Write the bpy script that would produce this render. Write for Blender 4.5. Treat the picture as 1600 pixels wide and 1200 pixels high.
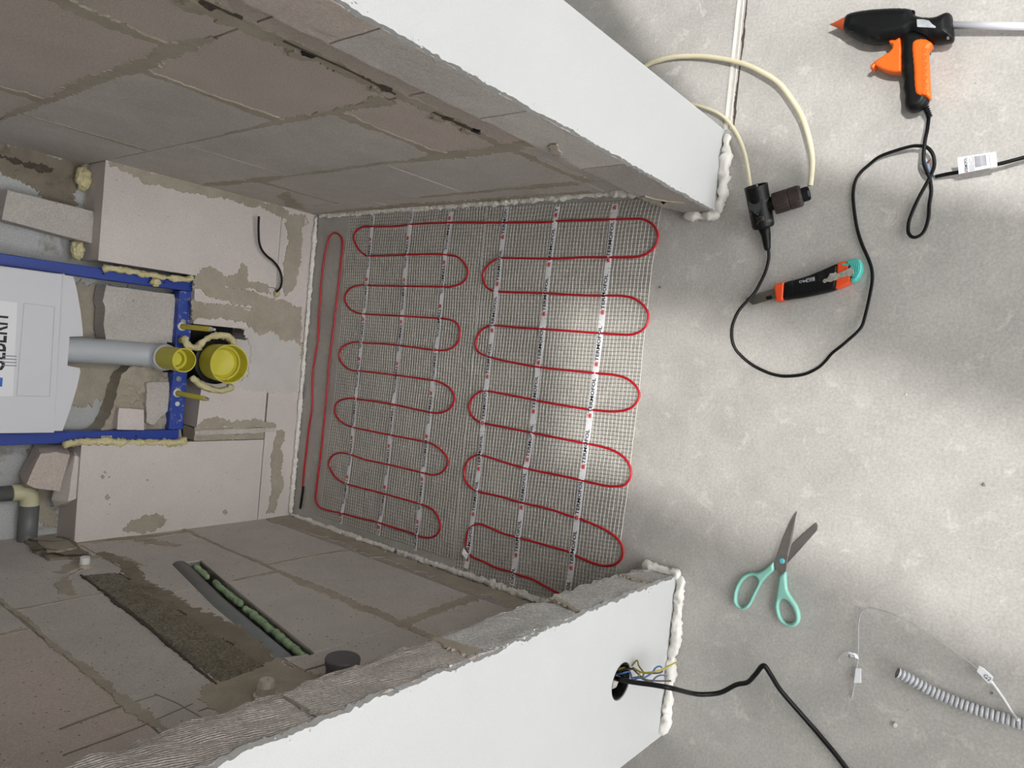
import bpy, bmesh, math, random
import numpy as np
from mathutils import Vector, Matrix, noise
from mathutils.geometry import delaunay_2d_cdt
R = random.Random(7)
C = bpy.context.scene.collection
for o in list(bpy.data.objects): bpy.data.objects.remove(o)
sc = bpy.context.scene

# ---------------------------------------------------------------- camera
CAMZ = 1.32; FPX = 1128.0
FW = Vector((-.03497391, .6149711, -.78777368)).normalized()
UP_ = Vector((-.09584311, .78255877, .61515515)).normalized()   # runs to the left of the photograph
RT_ = FW.cross(UP_).normalized()                                 # runs to the top of the photograph
UP_ = RT_.cross(FW)
cam = bpy.data.cameras.new('camera'); co = bpy.data.objects.new('camera', cam); C.objects.link(co)
cam.sensor_width = 36; cam.lens = FPX / 1600 * 36; cam.clip_start = .01
m = Matrix.Identity(4)
for i, v in enumerate((-UP_, RT_, -FW)):
    for j in range(3): m[j][i] = v[j]
m[2][3] = CAMZ
co.matrix_world = m; sc.camera = co

def at(u, v, pl, val):
    """point where the sight line of photo position u,v meets the real plane pl=val"""
    d = FW - UP_ * ((u - 800) / FPX) - RT_ * ((v - 600) / FPX)
    o = Vector((0, 0, CAMZ)); i = 'xyz'.index(pl)
    return o + d * ((val - o[i]) / d[i])

# ---------------------------------------------------------------- world and light
sc.view_settings.view_transform = 'Standard'; sc.view_settings.look = 'None'
sc.view_settings.gamma = 1; sc.view_settings.use_curve_mapping = False
sc.view_settings.exposure = 0.12
w = bpy.data.worlds.new('sky'); sc.world = w; w.use_nodes = True
w.node_tree.nodes['Background'].inputs[0].default_value = (.985, .99, 1, 1)
w.node_tree.nodes['Background'].inputs[1].default_value = 5.0

ROOFZ = 2.5
LA = Vector((1.75, -2.1, 6.6)); LB = Vector((-.75, -2.6, 6.8))
def area(name, loc, tgt, size, power, col):
    l = bpy.data.lights.new(name, 'AREA'); l.shape = 'DISK'; l.size = size; l.energy = power; l.color = col
    o = bpy.data.objects.new(name, l); C.objects.link(o); o.location = loc
    o.rotation_euler = (Vector(tgt) - Vector(loc)).to_track_quat('-Z', 'Y').to_euler()
area('skylight_glow_right', LA, (.6, .3, 0), 0.10, 400, (1, .99, .97))
area('skylight_glow_left', LB, (0, .4, 0), .18, 370, (1, .983, .945))

# ---------------------------------------------------------------- materials
def lin(h):
    h = h.lstrip('#'); return tuple(((int(h[i:i+2], 16) / 255 + .055) / 1.055) ** 2.4 if int(h[i:i+2], 16) > 10 else int(h[i:i+2], 16) / 3294.6 for i in (0, 2, 4)) + (1,)
def mat(name, c1, c2=None, rough=.8, s1=6, amt=1., bump=0., bs=300, bd=.001, spots=None, spot_scale=90, spot_t=.2, metal=0, trans=0, emit=None, ridge=None, alpha=None, c3=None, s3=2, pits=0, grain=0, gs=330, spec=.5):
    m = bpy.data.materials.new(name); m.use_nodes = True; nt = m.node_tree; N = nt.nodes; L = nt.links
    b = N['Principled BSDF']; b.inputs['Roughness'].default_value = rough; b.inputs['Metallic'].default_value = metal; b.inputs['Specular IOR Level'].default_value = spec
    if trans: b.inputs['Transmission Weight'].default_value = trans
    tc = N.new('ShaderNodeTexCoord')
    def nz(sc_, det=5, ro=.6, dist=0):
        n = N.new('ShaderNodeTexNoise'); n.inputs['Scale'].default_value = sc_; n.inputs['Detail'].default_value = det
        n.inputs['Roughness'].default_value = ro; n.inputs['Distortion'].default_value = dist
        L.new(tc.outputs['Object'], n.inputs['Vector']); return n
    def ramp(src, lo, hi):
        r = N.new('ShaderNodeMapRange'); r.inputs['From Min'].default_value = lo; r.inputs['From Max'].default_value = hi
        L.new(src, r.inputs['Value']); return r.outputs[0]
    def mix(f, a, b_):
        x = N.new('ShaderNodeMix'); x.data_type = 'RGBA'
        if isinstance(f, float): x.inputs[0].default_value = f
        else: L.new(f, x.inputs[0])
        for k, q in ((6, a), (7, b_)):
            if isinstance(q, tuple): x.inputs[k].default_value = q
            else: L.new(q, x.inputs[k])
        return x.outputs[2]
    col = lin(c1)
    if c2: col = mix(ramp(nz(s1, 8, .65, .3).outputs[0], .5 - .22 / amt, .5 + .22 / amt), col, lin(c2))
    if c3: col = mix(ramp(nz(s3, 6, .7, .5).outputs[0], .56, .66), col, lin(c3))
    if grain:
        gq = nz(gs, 3, .75); gm = N.new('ShaderNodeMapRange'); gm.inputs['From Min'].default_value = .32; gm.inputs['From Max'].default_value = .68
        gm.inputs['To Min'].default_value = 1 - grain; gm.inputs['To Max'].default_value = 1 + grain * .6; L.new(gq.outputs[0], gm.inputs['Value'])
        vm = N.new('ShaderNodeVectorMath'); vm.operation = 'SCALE'
        if isinstance(col, tuple): vm.inputs[0].default_value = col[:3]
        else: L.new(col, vm.inputs[0])
        L.new(gm.outputs[0], vm.inputs['Scale']); col = vm.outputs[0]
    h = None
    if spots:
        v = N.new('ShaderNodeTexVoronoi'); v.inputs['Scale'].default_value = spot_scale; L.new(tc.outputs['Object'], v.inputs['Vector'])
        vs = N.new('ShaderNodeSeparateColor'); L.new(v.outputs['Color'], vs.inputs[0])
        r_ = N.new('ShaderNodeMath'); r_.operation = 'MULTIPLY'; L.new(ramp(vs.outputs[0], 1 - pits if pits else .8, 1.0), r_.inputs[0]); r_.inputs[1].default_value = spot_t
        lt = N.new('ShaderNodeMath'); lt.operation = 'LESS_THAN'; L.new(v.outputs['Distance'], lt.inputs[0]); L.new(r_.outputs[0], lt.inputs[1])
        col = mix(lt.outputs[0], col, lin(spots)); h = lt.outputs[0]
    if isinstance(col, tuple): b.inputs['Base Color'].default_value = col
    else: L.new(col, b.inputs['Base Color'])
    if bump:
        n = nz(bs, 6, .7); hh = n.outputs[0]
        if ridge:
            wv = N.new('ShaderNodeTexWave'); wv.inputs['Scale'].default_value = ridge; wv.inputs['Distortion'].default_value = 1.2; wv.inputs['Detail'].default_value = 3; wv.inputs['Detail Scale'].default_value = 2
            mp = N.new('ShaderNodeMapping'); mp.inputs['Rotation'].default_value = (.32, 0, 0); L.new(tc.outputs['Object'], mp.inputs['Vector']); L.new(mp.outputs[0], wv.inputs['Vector'])
            wv.bands_direction = 'Y'
            ad = N.new('ShaderNodeMath'); ad.operation = 'MULTIPLY_ADD'; L.new(wv.outputs['Fac'], ad.inputs[0]); ad.inputs[1].default_value = .55; L.new(hh, ad.inputs[2]); hh = ad.outputs[0]
        if h:
            sb = N.new('ShaderNodeMath'); sb.operation = 'SUBTRACT'; L.new(hh, sb.inputs[0]); L.new(h, sb.inputs[1]); hh = sb.outputs[0]
        bp = N.new('ShaderNodeBump'); bp.inputs['Strength'].default_value = bump; bp.inputs['Distance'].default_value = bd
        L.new(hh, bp.inputs['Height']); L.new(bp.outputs[0], b.inputs['Normal'])
    if alpha is not None:
        if alpha == 'spray':
            g = N.new('ShaderNodeTexGradient'); g.gradient_type = 'SPHERICAL'; mp = N.new('ShaderNodeMapping'); mp.vector_type = 'POINT'
            L.new(tc.outputs['Generated'], mp.inputs['Vector']); mp.inputs['Location'].default_value = (-1, -1, -1); mp.inputs['Scale'].default_value = (2, 2, 2)
            L.new(mp.outputs[0], g.inputs['Vector']); mm = N.new('ShaderNodeMath'); mm.operation = 'MULTIPLY'; L.new(g.outputs['Fac'], mm.inputs[0]); mm.inputs[1].default_value = .9
            L.new(mm.outputs[0], b.inputs['Alpha'])
        else: b.inputs['Alpha'].default_value = alpha
    return m
M = {}
M['concrete'] = mat('polished_concrete', 'bebbb6', 'aaa7a2', .6, 8, 1.25, .6, 220, grain=.17, gs=210, bd=.0008, spots='7d7a74', spot_scale=42, spot_t=.05, pits=.4, c3='c3c0ba', s3=24)
M['concrete_in'] = M['concrete']
M['aac_grey'] = mat('aerated_block_grey', 'cec8c1', 'beb8b1', .95, 7, 1.2, .8, 300, .003, spots='7a746c', spot_scale=75, spot_t=.15, pits=.25, grain=.22)
M['aac_pink'] = mat('aerated_block_pink', 'cdc0b7', 'beb3aa', .95, 6, 1, .8, 300, .003, spots='82766e', spot_scale=75, spot_t=.15, pits=.3, grain=.22)
M['aac_pale'] = mat('aerated_block_pale_pink', 'd8cfca', 'cdc4bf', .95, 5, 1, .7, 300, .0018, spots='9c918b', spot_scale=85, spot_t=.14, pits=.22, grain=.12)
M['aac_rough'] = mat('aerated_block_sawn', 'ddd4cd', 'c9bfb7', .95, 9, 1.2, 1., 380, .0042, ridge=88, spots='6a625c', spot_scale=60, spot_t=.10, pits=.2, grain=.38, gs=260)
M['aac_rough_grey'] = mat('aerated_block_sawn_grey', 'e0dedb', 'cecbc6', .95, 9, 1.2, 1., 380, .0042, ridge=88, spots='6a625c', spot_scale=60, spot_t=.10, pits=.2, grain=.38, gs=260)
M['aac_sawn_dark'] = mat('aerated_block_cut', 'aca49e', 'a29b95', .95, 12, 1, .8, 400, .002, grain=.3)
M['mortar'] = mat('mortar', 'afa798', '9c9383', .9, 14, 1.2, .6, 180, .0015, grain=.12)
M['mortar_dark'] = mat('mortar_damp', '958b7b', '81786a', .9, 16, 1.3, 1, 160, .004, c3='746b5b', s3=22)
M['mortar_rough'] = mat('mortar_rough', 'a09786', '867d6b', .95, 30, 1.3, 1., 380, .006, spots='4a4438', spot_scale=170, spot_t=.2, pits=.3, grain=.6, gs=240)
M['joint'] = mat('mortar_joint', '8d857a', '7a7268', .95, 20, 1.2, .6, 200, .001)
M['plaster'] = mat('white_plaster', 'c0c1c0', 'b9bab9', .9, 4, .8, .5, 420, .0009, spots='a8a8a4', spot_scale=150, spot_t=.06, pits=.3, grain=.045, gs=420)
M['paint_edge'] = mat('plaster_crumb', 'dcdad4', 'c9c5bd', .95, 30, 1, 1, 200, .003)
M['recess'] = mat('aerated_block_bluish', 'bcbebe', 'aeafad', .95, 5, 1, .5, 200, .001, c3='8a8478', s3=6, grain=.22)
M['foam_white'] = mat('foam_white', 'e9e7e1', 'dcd9d1', .55, 30, 1, .5, 120, .002)
M['foam_yellow'] = mat('foam_yellow', 'd9d0a6', 'c8bd8c', .6, 40, 1.2, .7, 160, .003)
M['foam_green'] = mat('foam_green', '9db28c', '86a07c', .5, 40, 1, .5, 120, .002)
M['blue'] = mat('blue_enamel', '24429c', '1f3a8e', .4, 8, 1, .1, 200, .0003)
M['blue_dirty'] = mat('blue_enamel_scuffed', '24429c', '24429c', .5, 8, 1, .4, 200, .001, c3='a9a79f', s3=55)
M['cistern'] = mat('white_foam_plastic', 'd3d4d8', 'cdced3', .6, 5, 1, .15, 500, .0003)
M['sticker'] = mat('white_sticker', 'e2e3e6', None, .4)
M['black'] = mat('black_rubber', '0b0b0b', '121212', .45, 20, 1, .1, 200, .0003, spec=.22)
M['black_dusty'] = mat('black_plastic_dusty', '0a0a0a', '101010', .4, 20, 1, .2, 200, .0004, c3='4a4947', s3=75, spec=.22)
M['black_scuff'] = mat('black_plastic_scuffed', '0b0c0d', '121314', .4, 12, 1, .25, 160, .0005, c3='242527', s3=40, spec=.22)
M['badge'] = mat('badge_plastic', '26282a', '313335', .4, 20, 1, .2, 200, .0003)
M['slider'] = mat('knurled_metal', 'b9b5ab', '8f8b82', .45, 160, 1.6, .6, 400, .001, metal=.3)
M['brown_plug'] = mat('dark_brown_bakelite', '3a302e', '282122', .5, 40, 1, .4, 160, .0008, c3='5a5350', s3=50, spec=.22)
M['hollow'] = mat('hollow_shade', '0d0c0b', '15130f', .9, 10)  # near-black that paints in the dark inside holes
M['text_black'] = mat('black_print', '16161a', None, .6)
M['text_grey'] = mat('grey_print', '8b8b92', None, .6)
M['text_red'] = mat('red_print', 'c9202c', None, .5)
M['text_blue'] = mat('blue_print', '2c63b8', None, .5)
M['text_white'] = mat('white_print', 'cfd3d4', None, .5)
M['red_cable'] = mat('red_cable', 'c01626', 'ad1220', .35, 10, 1, .1, 200, .0003)
M['net'] = mat('fibreglass_net', 'e2dfd3', 'd4d1c5', .6, 30)
M['net_shaded'] = mat('fibreglass_net_shaded', '8c8a83', '7c7a74', .7, 30)  # darker copy for cross strands, their shaded side put into the colour
M['tape'] = mat('white_tape', 'f0f1f4', 'e8e9ec', .35, 20, 1, .2, 120, .0005)
M['cream_cable'] = mat('cream_cable', 'ddd5b8', 'd2c9a9', .5, 12, 1, .1, 100, .0003, spots='6b5f45', spot_scale=60, spot_t=.12, pits=.12)
M['white_cable'] = mat('white_cable', 'd8d8d6', None, .45)
M['yellow'] = mat('yellow_plastic', 'e0d74a', 'd6cd44', .45, 8, 1, .1, 80, .0004, trans=.2)
M['olive'] = mat('olive_sleeve', 'b3a748', 'a69a40', .45, 20)
M['grey_pipe'] = mat('grey_pvc', '8b9196', '82888c', .4, 6, 1, .1, 60, .0004, c3='a3a19a', s3=14)
M['light_pipe'] = mat('pale_grey_pe', 'b9bdc2', 'aeb3b8', .4, 5, 1, .1, 60, .0003)
M['dark_pipe'] = mat('dark_grey_pvc', '6a6c6c', '5f6161', .45, 8, 1, .2, 80, .0005, c3='8a8780', s3=22)
M['chase_pipe'] = mat('chase_grey_pvc', '787c7c', '6c7070', .5, 8, 1, .2, 80, .0005)
M['cap_grey'] = mat('grey_pipe_cap', '5d5d60', '535356', .45, 8)
M['cream_pvc'] = mat('cream_pvc', 'c9c6a6', 'bdb996', .4, 8)
M['steel'] = mat('steel', 'c2c4c6', 'a4a6a8', .28, 30, 1, .1, 100, .0003, metal=1)
M['rod_steel'] = mat('zinc_plated_rod', 'd9dcdf', 'c4c7ca', .3, 60, metal=.35)
M['blade'] = mat('dull_steel', '8d8783', '746f6c', .38, 22, 1, .15, 200, .0003, metal=.85)
M['blade_lit'] = mat('ground_steel_edge_lit', 'b7b3af', 'a5a19e', .3, 22, metal=.85)  # lighter copy of the blade steel, a glint put into the colour
M['knife_blade'] = mat('knife_steel', '8f8a80', '807b72', .3, 30, metal=.8)
M['nickel'] = mat('nickel_fitting', 'd2ccc0', 'b8b1a4', .35, 20, metal=.4)
M['mint'] = mat('mint_plastic', '93cfc0', '87c4b5', .45, 14, 1, .1, 100, .0003)
M['teal'] = mat('teal_plastic', '4fb5ab', '47aaa0', .4, 14)
M['teal_screw'] = mat('teal_screw', '59b3bd', None, .35)
M['orange'] = mat('orange_plastic', 'f06a10', 'e4630e', .4, 12, 1, .1, 120, .0003)
M['orange_red'] = mat('orange_red_plastic', 'ee5420', 'e04c1a', .4, 12)
M['nozzle'] = mat('orange_silicone', 'c8562c', 'b84c26', .5, 12)
M['glue'] = mat('glue_stick', 'e4e6ee', 'd9dbe4', .3, 8, trans=.2)
M['silver_label'] = mat('silver_label', 'b9bdc0', '9a9ea2', .4, 90, 1.5)
M['conduit'] = mat('grey_conduit', 'bfc1c4', 'adafb3', .4, 20)
M['paper'] = mat('paper_label', 'e2e3ea', None, .6)
M['clear_film'] = mat('clear_film', 'd6d6d4', None, .3, alpha=.5)
M['blue_wire'] = mat('blue_wire', '3c68a4', None, .4)
M['brown_wire'] = mat('brown_wire', '5a4a42', None, .45)
M['grey_wire'] = mat('grey_wire', '5e6b84', None, .45)
M['olive_wire'] = mat('yellow_green_wire', '6f7038', '8a8638', .45, 60)
M['yellow_wire'] = mat('yellow_wire', 'b9a92c', '9c9636', .4, 60)
M['copper'] = mat('copper', 'b5683f', None, .35, metal=.9)
M['spray'] = mat('green_spray_paint', '3ec83a', '33b52f', .8, 30, alpha='spray')
M['strip'] = mat('joint_strip', 'e3e1dc', 'd2cfc9', .6, 20)
M['joint_light'] = mat('joint_filler', 'c4c1bb', 'aeaaa3', .8, 60)
M['pale_smooth'] = mat('smooth_filler', 'ccc8c3', 'bfbbb6', .9, 12, 1, .2, 120, .0006)
M['crack'] = mat('dark_joint', '5b5048', '3c332c', .9, 60)
M['added_roof_grey'] = mat('added_roof_board', 'b9b6b0', 'aeaba5', .8, 4)

# ---------------------------------------------------------------- building helpers
def link(name, vs, fs, m, parent=None, smooth=False, kind=None, label=None):
    me = bpy.data.meshes.new(name)
    off = Vector((0, 0, 0)); q = parent
    while q: off += q.location; q = q.parent
    me.from_pydata([tuple(Vector(v) - off) for v in vs], [], fs); me.update()
    ms = m if isinstance(m, (list, tuple)) else [m]
    for x in ms: me.materials.append(M[x] if isinstance(x, str) else x)
    if name in ('lettering', 'printed_lines', 'printing', 'printed_frame', 'rib', 'lug', 'grip_dimple', 'logo', 'plaster_crumbs', 'strand') and not kind: kind = 'stuff'
    if smooth: me.polygons.foreach_set('use_smooth', [True] * len(me.polygons))
    o = bpy.data.objects.new(name, me); C.objects.link(o)
    if parent: o.parent = parent
    if kind: o['kind'] = kind
    if label: o['label'] = label
    return o
def tag(o, label, cat, group=None):
    o['label'] = label; o['category'] = cat
    if group: o['group'] = group
    return o
def thing(name, label, cat, loc, group=None):
    o = bpy.data.objects.new(name, None); C.objects.link(o); o.location = loc; o.empty_display_size = .02
    return tag(o, label, cat, group)
class G:
    def __init__(s): s.v = []; s.f = []
    def add(s, vs, fs):
        k = len(s.v); s.v += [Vector(v) for v in vs]; s.f += [tuple(i + k for i in f) for f in fs]; return s
    def out(s, name, m, parent=None, **k): return link(name, s.v, s.f, m, parent, **k)
def catmull(P, n=6, closed=False):
    P = [Vector(p) for p in P]; out = []; N = len(P)
    rng = range(N if closed else N - 1)
    for i in rng:
        if closed: a, b, c, d = P[i-1], P[i], P[(i+1) % N], P[(i+2) % N]
        else: a, b, c, d = P[max(i-1, 0)], P[i], P[i+1], P[min(i+2, N-1)]
        for k in range(n):
            t = k / n
            out.append(.5 * ((2*b) + (c-a)*t + (2*a-5*b+4*c-d)*t*t + (3*b-a-3*c+d)*t**3))
    if not closed: out.append(P[-1])
    return out
def tube(P, r, n=10, ratio=1., caps=True, side=None):
    P = [Vector(p) for p in P]; vs = []; fs = []; N = len(P); prev = None
    for i, p in enumerate(P):
        t = (P[min(i+1, N-1)] - P[max(i-1, 0)])
        t = t.normalized() if t.length > 1e-9 else Vector((1, 0, 0))
        if side is not None: a = t.cross(Vector(side))
        elif prev is None: a = t.cross(Vector((0, 0, 1)))
        else: a = prev - t * prev.dot(t)
        if a.length < 1e-5: a = t.cross(Vector((0, 1, 0)))
        a.normalize(); b = t.cross(a); prev = a
        rr = r[i] if isinstance(r, (list, tuple)) else r
        for k in range(n):
            g = 2 * math.pi * k / n
            vs.append(p + a * (math.cos(g) * rr * ratio) + b * (math.sin(g) * rr))
    for i in range(N-1):
        for k in range(n):
            fs.append((i*n+k, i*n+(k+1) % n, (i+1)*n+(k+1) % n, (i+1)*n+k))
    if caps: fs += [tuple(range(n))[::-1], tuple((N-1)*n+k for k in range(n))]
    return vs, fs
def rev(p, ax, prof, n=32, caps=True):
    """surface of revolution: prof is a list of (distance along axis, radius)"""
    p = Vector(p); ax = Vector(ax).normalized(); a = ax.orthogonal().normalized(); b = ax.cross(a); vs = []; fs = []
    for t, r in prof:
        for k in range(n):
            g = 2*math.pi*k/n; vs.append(p + ax*t + a*(math.cos(g)*r) + b*(math.sin(g)*r))
    for i in range(len(prof)-1):
        for k in range(n): fs.append((i*n+k, i*n+(k+1) % n, (i+1)*n+(k+1) % n, (i+1)*n+k))
    if caps: fs += [tuple(range(n))[::-1], tuple((len(prof)-1)*n+k for k in range(n))]
    return vs, fs
def box(x0, x1, y0, y1, z0, z1):
    v = [(x, y, z) for x in (x0, x1) for y in (y0, y1) for z in (z0, z1)]
    return v, [(0,1,3,2), (4,6,7,5), (0,4,5,1), (2,3,7,6), (0,2,6,4), (1,5,7,3)]
def fill2d(loops):
    """triangulate 2-D loops (outer and holes)"""
    bm = bmesh.new(); 
    for lp in loops:
        vv = [bm.verts.new((p[0], p[1], 0)) for p in lp]
        for i in range(len(vv)): bm.edges.new((vv[i], vv[(i+1) % len(vv)]))
    bm.verts.index_update()
    bmesh.ops.triangle_fill(bm, use_beauty=True, use_dissolve=False, edges=bm.edges[:], normal=(0, 0, 1))
    bm.verts.index_update(); f = [tuple(v.index for v in fc.verts) for fc in bm.faces]; bm.free(); return f
def sheet(loops, depth, o=(0,0,0), ex=(1,0,0), ey=(0,1,0), n=None):
    """plate with thickness: 2-D loops in the ex,ey plane, front face at o, body reaching depth along -n"""
    o = Vector(o); ex = Vector(ex); ey = Vector(ey); n = Vector(n) if n is not None else ex.cross(ey)
    f = fill2d(loops); pts = [p for lp in loops for p in lp]; K = len(pts)
    vs = [o + ex*p[0] + ey*p[1] for p in pts] + [o + ex*p[0] + ey*p[1] - n*depth for p in pts]
    fs = list(f) + [tuple(i + K for i in t)[::-1] for t in f]; k = 0
    for lp in loops:
        L_ = len(lp)
        for i in range(L_): fs.append((k+i, k+(i+1) % L_, K+k+(i+1) % L_, K+k+i))
        k += L_
    return vs, fs
def ragged(lp, amp=.004, step=.006, seed=0, only=None, closed=True):
    out = []; N = len(lp)
    for i in range(N if closed else N-1):
        a = Vector((lp[i][0], lp[i][1], 0)); b = Vector((lp[(i+1) % N][0], lp[(i+1) % N][1], 0)); d = b - a
        if d.length < 1e-6: continue
        k = max(1, int(d.length / step)) if (only is None or i in only) else 1
        nn = Vector((-d.y, d.x, 0)).normalized()
        for j in range(k):
            p = a + d * (j / k)
            if only is None or i in only:
                q = p + Vector((seed * 3.1, seed * 1.7, 0))
                e = noise.noise(q * 22) * .9 + noise.noise(q * 60) * .65 + noise.noise(q * 150) * .5 + noise.noise(q * 380) * .4
                p = p + nn * (amp * e * 1.5)
            out.append((p.x, p.y))
    return out
def strip2d(P, wds, seed=0, amp=.004, step=.003):
    """ragged ribbon along 2-D polyline"""
    L_ = []; Rr = []
    tot = []
    for i in range(len(P)-1):
        a = Vector(P[i]); b = Vector(P[i+1]); k = max(1, int((b-a).length/step))
        for j in range(k): tot.append((a.lerp(b, j/k), wds[i]*(1-j/k) + wds[i+1]*j/k, (b-a).normalized()))
    tot.append((Vector(P[-1]), wds[-1], (Vector(P[-1])-Vector(P[-2])).normalized()))
    for p, w_, d in tot:
        nn = Vector((-d.y, d.x)); q = Vector((p.x + seed*2.3, p.y + seed*1.1, seed*.7))
        e1 = noise.noise(q*9)*.55 + noise.noise(q*40)*.35 + noise.noise(q*130)*.3 + noise.noise(q*320)*.25
        e2 = noise.noise((q+Vector((5,5,5)))*9)*.55 + noise.noise((q+Vector((5,5,5)))*40)*.35 + noise.noise((q+Vector((5,5,5)))*130)*.25
        L_.append(p + nn*max(.0012, w_*.5*(1+e1*1.6) + amp*e1)); Rr.append(p - nn*max(.0012, w_*.5*(1+e2*1.6) + amp*e2))
    return [tuple(x) for x in L_] + [tuple(x) for x in Rr[::-1]]
def ribbon(name, P, wds, frame, mt, parent, seed=0, thick=.0012, **k):
    """ragged mortar ribbon built as quads so that it never fails to fill"""
    thick = min(thick, .0008) if mt not in ('crack', 'hollow') and thick < .0025 else thick
    thick += (seed % 11) * .00006
    o, ex, ey, n = [Vector(q) for q in frame]
    lp = strip2d(P, wds, seed); K = len(lp)//2; vs = []; fs = []
    for i in range(K):
        a = lp[i]; b = lp[-1-i]
        for (p, h) in ((a, -.002), ((a[0]*.93+b[0]*.07, a[1]*.93+b[1]*.07), thick), ((b[0]*.93+a[0]*.07, b[1]*.93+a[1]*.07), thick), (b, -.002)):
            vs.append(o + ex*p[0] + ey*p[1] + n*h)
    for i in range(K-1):
        for j in range(3): fs.append((i*4+j, (i+1)*4+j, (i+1)*4+j+1, i*4+j+1))
    return link(name, vs, fs, mt, parent, **k)
def patch(name, lp, frame, mt, parent, seed=0, thick=.0014, amp=.006, step=.0026, **k):
    thick = .0009 if thick < .0024 else thick
    thick += (seed % 13) * .00006 + .00003
    o, ex, ey, n = [Vector(q) for q in frame]
    r = ragged(lp, amp, step, seed)
    vs, fs = sheet([r], thick + .002, o + n*thick, ex, ey, n)
    return link(name, vs, fs, mt, parent, **k)
def inset(lp, d):
    N = len(lp); out = []; A = sum(lp[i][0]*lp[(i+1) % N][1]-lp[(i+1) % N][0]*lp[i][1] for i in range(N)); s = 1 if A > 0 else -1
    for i in range(N):
        a = Vector(lp[i-1]); b = Vector(lp[i]); c = Vector(lp[(i+1) % N])
        e1 = (b-a).normalized() if (b-a).length else Vector((1,0)); e2 = (c-b).normalized() if (c-b).length else e1
        n1 = Vector((-e1.y, e1.x))*s; n2 = Vector((-e2.y, e2.x))*s; nn = n1+n2
        nn = nn.normalized()/max(.5, math.sqrt(max(.01, (1+n1.dot(n2))/2))) if nn.length > 1e-6 else n1
        out.append(tuple(b + nn*d))
    return out
def slab(lp, z0, z1, rd=.002, hole=None, steps=3, rb=0.):
    """solid lying on z0..z1 with rounded upper (and lower) rim; lp in metres on the floor"""
    prof = []
    if rb: prof += [(z0 + rb*(1-math.cos(math.pi/2*i/steps)), rb*(1-math.sin(math.pi/2*i/steps))) for i in range(steps)]
    else: prof.append((z0, 0))
    prof += [(z1 - rd*(1-math.sin(math.pi/2*i/steps)), rd*(1-math.cos(math.pi/2*i/steps))) for i in range(steps+1)]
    vs = []; fs = []; N = len(lp)
    loops = [lp] + ([hole] if hole else [])
    sg = [1, -1]
    base = []
    for li, l in enumerate(loops):
        k0 = len(vs); base.append(k0); n_ = len(l)
        for (z, ins) in prof:
            q = inset(l, ins*sg[li]) if ins else l
            vs += [(p[0], p[1], z) for p in q]
        for r_ in range(len(prof)-1):
            for i in range(n_): fs.append((k0+r_*n_+i, k0+r_*n_+(i+1) % n_, k0+(r_+1)*n_+(i+1) % n_, k0+(r_+1)*n_+i))
    for r_ in (0, len(prof)-1):
        lps = []; idx = []
        for li, l in enumerate(loops):
            n_ = len(l); k = base[li]+r_*n_
            lps.append([vs[k+i][:2] for i in range(n_)]); idx += [k+i for i in range(n_)]
        fs += [tuple(idx[i] for i in t) for t in fill2d(lps)]
    return vs, fs
def dome(lp, z0, z1, r, hole=None, step=.002, rb=.003):
    """rounded solid over an outline: height follows the distance to the rim"""
    loops = [lp] + ([hole] if hole else []); dense = []
    for l in loops:
        q = []
        for i in range(len(l)):
            a = Vector(l[i]); b = Vector(l[(i+1) % len(l)]); k = max(1, int((b-a).length/(step*1.2)))
            q += [a.lerp(b, j/k) for j in range(k)]
        dense.append(q)
    P = []; E = []; F = []
    for q in dense:
        k = len(P); P += q; E += [(k+i, k+(i+1) % len(q)) for i in range(len(q))]; F.append(list(range(k, k+len(q))))
    nb = len(P); A = np.array([tuple(p) for p in P]); B = np.array([tuple(P[e[1]]) for e in E]); D = B-A; DD = (D**2).sum(1)+1e-12
    def dist(x, y):
        t = np.clip(((x-A[:,0])*D[:,0]+(y-A[:,1])*D[:,1])/DD, 0, 1); return float(np.sqrt((A[:,0]+t*D[:,0]-x)**2+(A[:,1]+t*D[:,1]-y)**2).min())
    def inside(x, y):
        c = (A[:,1] > y) != (B[:,1] > y); xx = A[:,0] + (y-A[:,1])*D[:,0]/np.where(D[:,1] == 0, 1e-12, D[:,1]); return int((c & (x < xx)).sum()) % 2 == 1
    x0, y0 = A.min(0); x1, y1 = A.max(0); y = y0; row = 0
    while y < y1:
        x = x0 + (row % 2)*step*.5
        while x < x1:
            if inside(x, y) and dist(x, y) > step*.55: P.append(Vector((x, y)))
            x += step
        y += step*.87; row += 1
    V, _, FF, *_r = delaunay_2d_cdt(P, E, [], 0, 1e-7)
    keep = []
    for f in FF:
        cx_ = sum(V[i].x for i in f)/len(f); cy_ = sum(V[i].y for i in f)/len(f)
        if inside(cx_, cy_): keep.append(tuple(f))
    K = len(V); vs = []; ds = [dist(v.x, v.y) for v in V]
    for v, d in zip(V, ds):
        t = min(1, d/r); vs.append((v.x, v.y, z1 - r + r*math.sqrt(max(0, 1-(1-t)**2))))
    for v, d in zip(V, ds):
        t = min(1, d/rb); vs.append((v.x, v.y, z0 + rb - rb*math.sqrt(max(0, 1-(1-t)**2))))
    fs = list(keep) + [tuple(i+K for i in f)[::-1] for f in keep]; cnt = {}
    for f in keep:
        for i in range(len(f)):
            e = (f[i], f[(i+1) % len(f)]); cnt[e] = 1
    for a, b in list(cnt):
        if (b, a) not in cnt: fs.append((b, a, a+K, b+K))
    return vs, fs
def fl(pts, h=0.): return [tuple(at(u, v, 'z', h)[:2]) for u, v in pts]
def smooth2(lp, n=4): return [tuple(p[:2]) for p in catmull([(a, b, 0) for a, b in lp], n, True)]
def zpx(ox, oy, k, pts): return [(ox + x/k, oy + y/k) for x, y in pts]
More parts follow.
